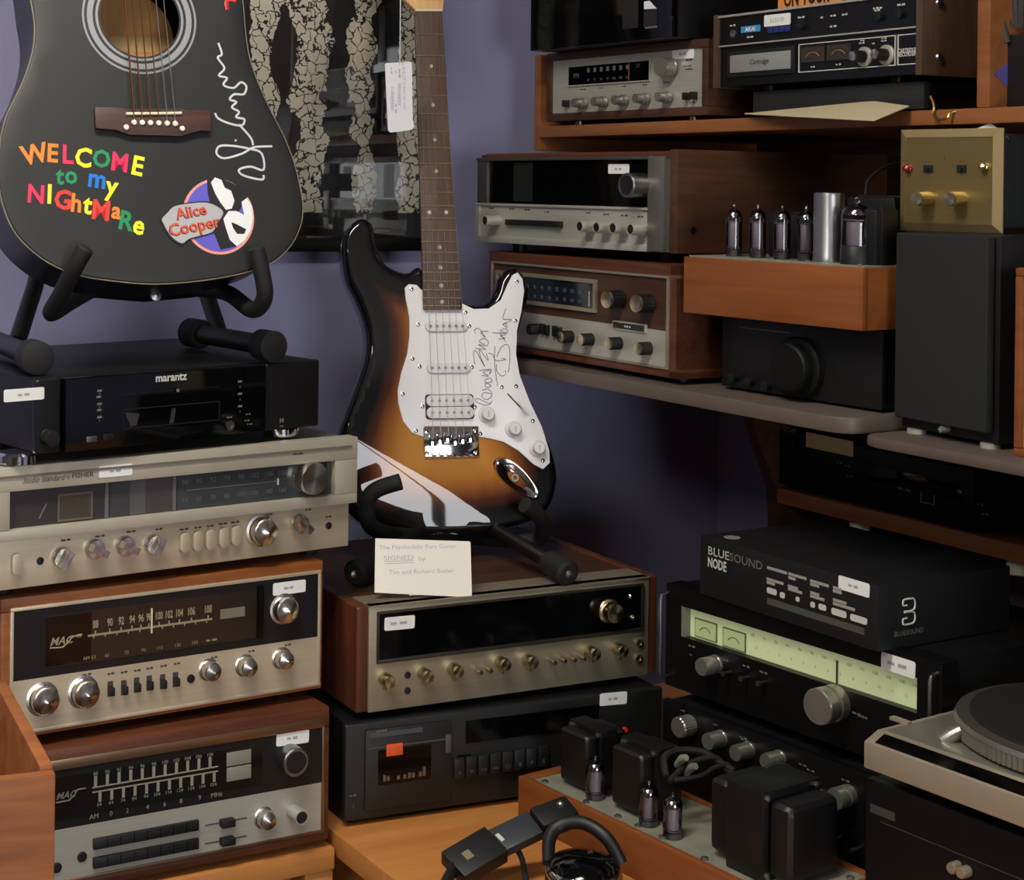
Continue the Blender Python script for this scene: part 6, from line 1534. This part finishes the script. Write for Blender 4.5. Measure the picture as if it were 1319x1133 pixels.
# ---- big black unit on top of the small tuner
xq = ts.at(683, 40, -.045)[0]
tm = ts.M @ Matrix.Translation((xq, -.045, H+.001))
t = T('stereo_unit', 'glossy black stereo unit stacked on the small wood cased tuner', 'stereo unit', None, M=tm)
W2, H2, D2 = ts.W - xq - .03, .13, .30
MB().box(.002, W2-.002, .012, D2, 0, H2).build('case', M_black, t, bevel=.002)
MB().box(0, W2, 0, .014, 0, H2).build('front_panel', M_gloss, t, bevel=.002)
xa, za = t.at(803, 0); xb, zb = t.at(822, 36); MB().box(xa, xb, -.002, 0, zb, H2-.01).build('display_panel', mat('dim_display', rgb(30, 31, 29), .4), t, bevel=.003)  # grey panel painting a dim reflection in the glossy front
MB().prism([t.at(*p) for p in ((830, 2), (837, 1), (846, 11), (830, 12))], -.0008, 0).build('paper_corner', M_white, t)  # white patch painted as a reflection, no paper there
xa, za = t.at(832, 36); xb, zb = t.at(847, 33.5); MB().box(xa, xb, -.002, 0, za-.0012, za+.0012).build('trim_strip', M_palegrey, t)  # pale line drawn as a reflection on the gloss
xa, za = t.at(830, 14); xb, zb = t.at(846, 33); MB().box(xa, xb, -.0015, 0, zb, za).build('display_panel', mat('dim_display', rgb(30, 31, 29), .4), t)  # second grey patch of the painted reflection

# ---- slim unit and cartridge recorder
ap = (591.06, 2448.73, 150.5, -62.47, 397.18, 105.74, 280)
t = ak = put('cartridge_recorder', 'black cartridge recorder with wood sides and two meters on the bookcase shelf', 'recorder', ap, .963)
W, H, D = t.W, t.H, t.D
sl = T('stereo_unit', 'slim dark unit under the cartridge recorder on the bookcase shelf', 'stereo unit', t.M @ Vector((.06, .02, zS - t.M.translation.z + .004)), -62.47)
hs_ = t.M.translation.z - .008 - (zS+.004)
MB().box(0, W-.08, .01, .25, 0, hs_).build('case', M_black, sl, bevel=.002)
MB().box(-.002, W-.078, 0, .012, 0, hs_).build('front_panel', mat('charcoal_panel', rgb(27, 28, 26), .55), sl, bevel=.001)
for xx in (.03, W-.11):
    for y in (.03, .22): MB().lathe([(.008, 0), (.008, .004)], 12, (xx, y, -.004), 'z').build('foot', M_blackp, sl)
th = .010
MB().box(th, W-th, .012, D, 0, H).build('case', M_black, t, bevel=.002)
for x0, x1 in ((0, th), (W-th, W)): MB().box(x0, x1, -.004, D, -.002, H+.002).build('wooden_side', wood('grey_brown_wood', rgb(64, 46, 33), rgb(88, 66, 48), .5, axis=2), t, bevel=.001)
zs = (t.at(922, 62)[1] + t.at(1184, 33)[1])/2
MB().box(th, W-th, 0, .012, zs, H).build('upper_panel', mat('black_deck_panel', rgb(14, 14, 15), .3, .2), t)
MB().box(th, W-th, .002, .012, 0, zs).build('lower_panel', MATS['black_deck_panel'], t)
MB().box(th, W-th, -.003, .002, zs-.001, zs+.001).build('trim_strip', M_silver, t); MB().box(th, W-th, -.004, .012, H-.003, H).build('top_strip', M_silver, t)
def kq(x, y): return x/4.885+930, y/4.885
x0 = t.at(*kq(62, 420))[0]; x1 = t.at(*kq(440, 380))[0]; zc = t.at(*kq(250, 390))[1]
o = MB().box(x0-.008, x1+.006, -.002, .002, zc-.019, zc+.018).build('cartridge_slot', M_blackp, t, bevel=.001)
fl = MB().box(x0, x1, -.004, -.001, zc-.0125, zc+.0125).build('cartridge_flap', mat('grey_flap', rgb(150, 150, 146), .45, .3), o, bevel=.0012)
MB().text('Cartridge', (x0+x1)/2, zc+.001, .011, y=-.0046, shear=.3, sx=.9).build('lettering', M_print, fl)
x0 = t.at(*kq(485, 365), .002)[0]; x1 = t.at(*kq(1095, 310), .002)[0]; x2 = t.at(*kq(1108, 300), .002)[0]; x3 = t.at(*kq(1238, 300), .002)[0]; zb = t.at(*kq(790, 435), .002)[1]; zt = t.at(*kq(790, 250), .002)[1]
MB().frame(x0, x1, zb, zt, .0012, .0005, .002).build('meter_border', M_pale, t); MB().frame(x2, x3, zb, zt, .0012, .0005, .002).build('name_border', M_pale, t)
for pa, pb3 in ((505, 650), (665, 815)):
    xa = t.at(*kq(pa, 330), .002)[0]; xb = t.at(*kq(pb3, 325), .002)[0]
    o = MB().box(xa, xb, .0, .002, zb+.013, zt-.005).build('level_meter', mat('brown_meter', rgb(52, 46, 38), .3), t); xm = (xa+xb)/2
    MB().tube([(xm+.014*math.cos(a_), -.0004, zb+.014+.012*math.sin(a_)) for a_ in [math.radians(30+10*k) for k in range(13)]], .0007, 5).build('meter_arc', mat('amber_print', rgb(150, 112, 64), .5), o)
for x_, y_ in ((822, 352), (960, 340)):
    o = knob(t, *kq(x_, y_), .0078, .020, 'knurl', M_blackp); MB().lathe([(.0062, 0), (.0058, .0015), (0, .002)], 20, (0, -.020, 0)).build('knob_cap', M_knob, o)
    MB().lathe([(.0128, -.001), (.0128, .003), (.0118, .004), (.008, .004)], 32, (0, .002, 0)).build('knob_ring', M_silver, o)
b = MB()
for q, x_, y_, s_ in (('LEFT', 578, 420, .005), ('RIGHT', 740, 405, .005), ('LEFT', 890, 255, .0045), ('VOLUME', 890, 270, .0045), ('RIGHT', 1028, 240, .0045), ('VOLUME', 1028, 256, .0045), ('REC', 960, 274, .0045)):
    x, z = t.at(*kq(x_, y_), .002); b.text(q, x, z, s_, y=.0003, bold=.02, sx=.8 if s_ > .006 else 1)
fit(b, t, 'CARTRIDGE', *[v/4.885+930 for v in (1113, 1228)], 316/4.885, .0075, .002, .0015, .03); fit(b, t, 'RECORDER', *[v/4.885+930 for v in (1113, 1228)], 340/4.885, .0075, .002, .0015, .03)
for q, x_, y_ in (('POWER', 72, 160), ('CR-81D', 183, 232), ('PRESET', 505, 108), ('FF', 630, 110), ('PLAY', 702, 98), ('STOP', 776, 90), ('START', 704, 165), ('CONTINUOUS', 982, 50), ('PLAY', 980, 64), ('PHONES', 1135, 28)):
    x, z = t.at(*kq(x_, y_)); b.text(q, x, z, .0062, y=-.0005, bold=.015)
b.build('lettering', M_pale, t)
x, z = t.at(*kq(182, 182)); o = MB().box(x-.019, x+.019, -.0012, 0, z-.0045, z+.0045).build('maker_badge', mat('sky_blue_print', rgb(58, 140, 196), .5), t); MB().text('AKAI', x, z, .009, y=-.0018, bold=.03).build('lettering', M_wh, o)
x, z = t.at(*kq(72, 213)); MB().lathe([(.0055, 0), (.0055, .002), (.0035, .0025), (.003, .0005), (0, .0005)], 18, (x, 0, z)).build('socket', M_steel, t)
for k in range(4): x, z = t.at(*kq(300+k*36, 190-k*4), -.003); MB().box(x-.005, x+.005, -.003, 0, z-.004, z+.004).build('blue_button', mat('deep_blue_plastic', rgb(34, 44, 104), .4), t, bevel=.0008)
for x_, y_ in ((490, 155), (975, 100), (1105, 85)): x, z = t.at(*kq(x_, y_), -.006); MB().lathe([(.006, 0), (.006, .006), (0, .0065)], 16, (x, 0, z)).build('button', M_blackp, t)
sticker(t, *kq(348, 125), 34, 15, '$250.00', tilt=-.01)
for px, py in ((1210, 4), (1210, 74)):
    y, z = t.atx(px, py, W); MB().lathe([(.006, 0), (.005, .002), (0, .003)], 14, (W, y, z), 'x').build('side_screw', M_steel, t)
for xx in (.07, W-.08):
    for y in (.04, .22): MB().lathe([(.009, 0), (.009, .0078)], 12, (xx, y, -.0078), 'z').build('foot', M_blackp, t)
xa = t.at(1002, 8, .03)[0]; o_ = T('sign_card', 'orange card with dark capital letters standing on the cartridge recorder', 'sign', t.M @ Vector((xa, .03, H+.0005)), -62.47)
cw = abs(t.at(1085, 0, .03)[0] - xa); cdq = MB().box(0, cw, 0, .0012, 0, .085).build('card', mat('orange_card', rgb(224, 142, 66), .6), o_)
x, z = o_.at(1030, 2); MB().text('ON TOUR', .012, z+.006, .030, 'L', y=-.0006, bold=.03, sx=.62).build('lettering', M_bk, cdq)

# ---- paper hanging over the shelf edge
def pq(px, py, w_): return onfront(px, py, w_)
A_, B_, C_, D_ = pq(959, 147, WF-.012), pq(1126, 156, WF-.08), pq(1171, 137.5, WF-.010), pq(1124, 131, WF+.03)
vs = []; fs = []; n = 10
for i in range(n+1):
    for j in range(n+1):
        a_, b_ = i/n, j/n; p = A_*(1-a_)*(1-b_) + B_*a_*(1-b_) + C_*a_*b_ + D_*(1-a_)*b_
        vs.append((p.x, p.y, p.z - .0))
m2 = (n+1)**2; vs += [(v[0], v[1], v[2]+.0012) for v in vs]
for i in range(n):
    for j in range(n):
        q0_ = i*(n+1)+j; f_ = (q0_, q0_+n+1, q0_+n+2, q0_+1); fs.append(f_); fs.append(tuple(q+m2 for q in reversed(f_)))
rim = [i*(n+1) for i in range(n+1)] + [n*(n+1)+j for j in range(1, n+1)] + [i*(n+1)+n for i in range(n-1, -1, -1)] + [j for j in range(n-1, 0, -1)]
for i in range(len(rim)): a_, b_ = rim[i], rim[(i+1) % len(rim)]; fs.append((a_, b_, b_+m2, a_+m2))
o = MB().add(vs, fs).build('paper_sheets', mat('cream_paper', rgb(190, 176, 142), .8), None); o.matrix_world = R28; tag(o, 'cream paper sheets curling over the edge of the bookcase shelf', 'paper')

# ---- black box and cables right of the divider
q = onfront(1296, 131, WF+.03)
t = T('cable_box', 'black box with cables hanging into it right of the bookcase divider', 'box', RM(q.x, q.y, zS), -62)
MB().box(0, .16, 0, .2, 0, .087).build('box', M_blackp, t, bevel=.003)
def cq(px, py, y):
    x, z = t.at(px, py, y); return (x, y, z)
for k, (p0, p1, p2, y) in enumerate((((1284, -40), (1288, 10), (1298, 55), -.006), ((1290, -40), (1293, 5), (1301, 34), .002), ((1308, -40), (1308, 0), (1309, 36), .01), ((1298, -40), (1300, 0), (1305, 36), .02), ((1316, -40), (1315, 0), (1314, 36), .012))):
    MB().tube(smooth_path([cq(*p0, y), cq(*p1, y), cq(*p2, y+.004)], 5), .0036, 8).build('cable', mat('grey_black_cable', rgb(54, 54, 54), .4), t)
o = MB().prism([(0, 0), (.03, .018), (.03, -.02)], 0, .0005).build('tape_piece', mat('violet_tape', rgb(84, 84, 150), .5), bk)
q = UL(hit(1280, 95, RM(uD+.019, 0, 0), R28.to_3x3() @ Vector((1, 0, 0))))
o.matrix_parent_inverse = Matrix.Identity(4); o.matrix_local = Matrix.Translation((uD+.0196, q.y, q.z)) @ Matrix.Rotation(math.radians(90), 4, 'Z')
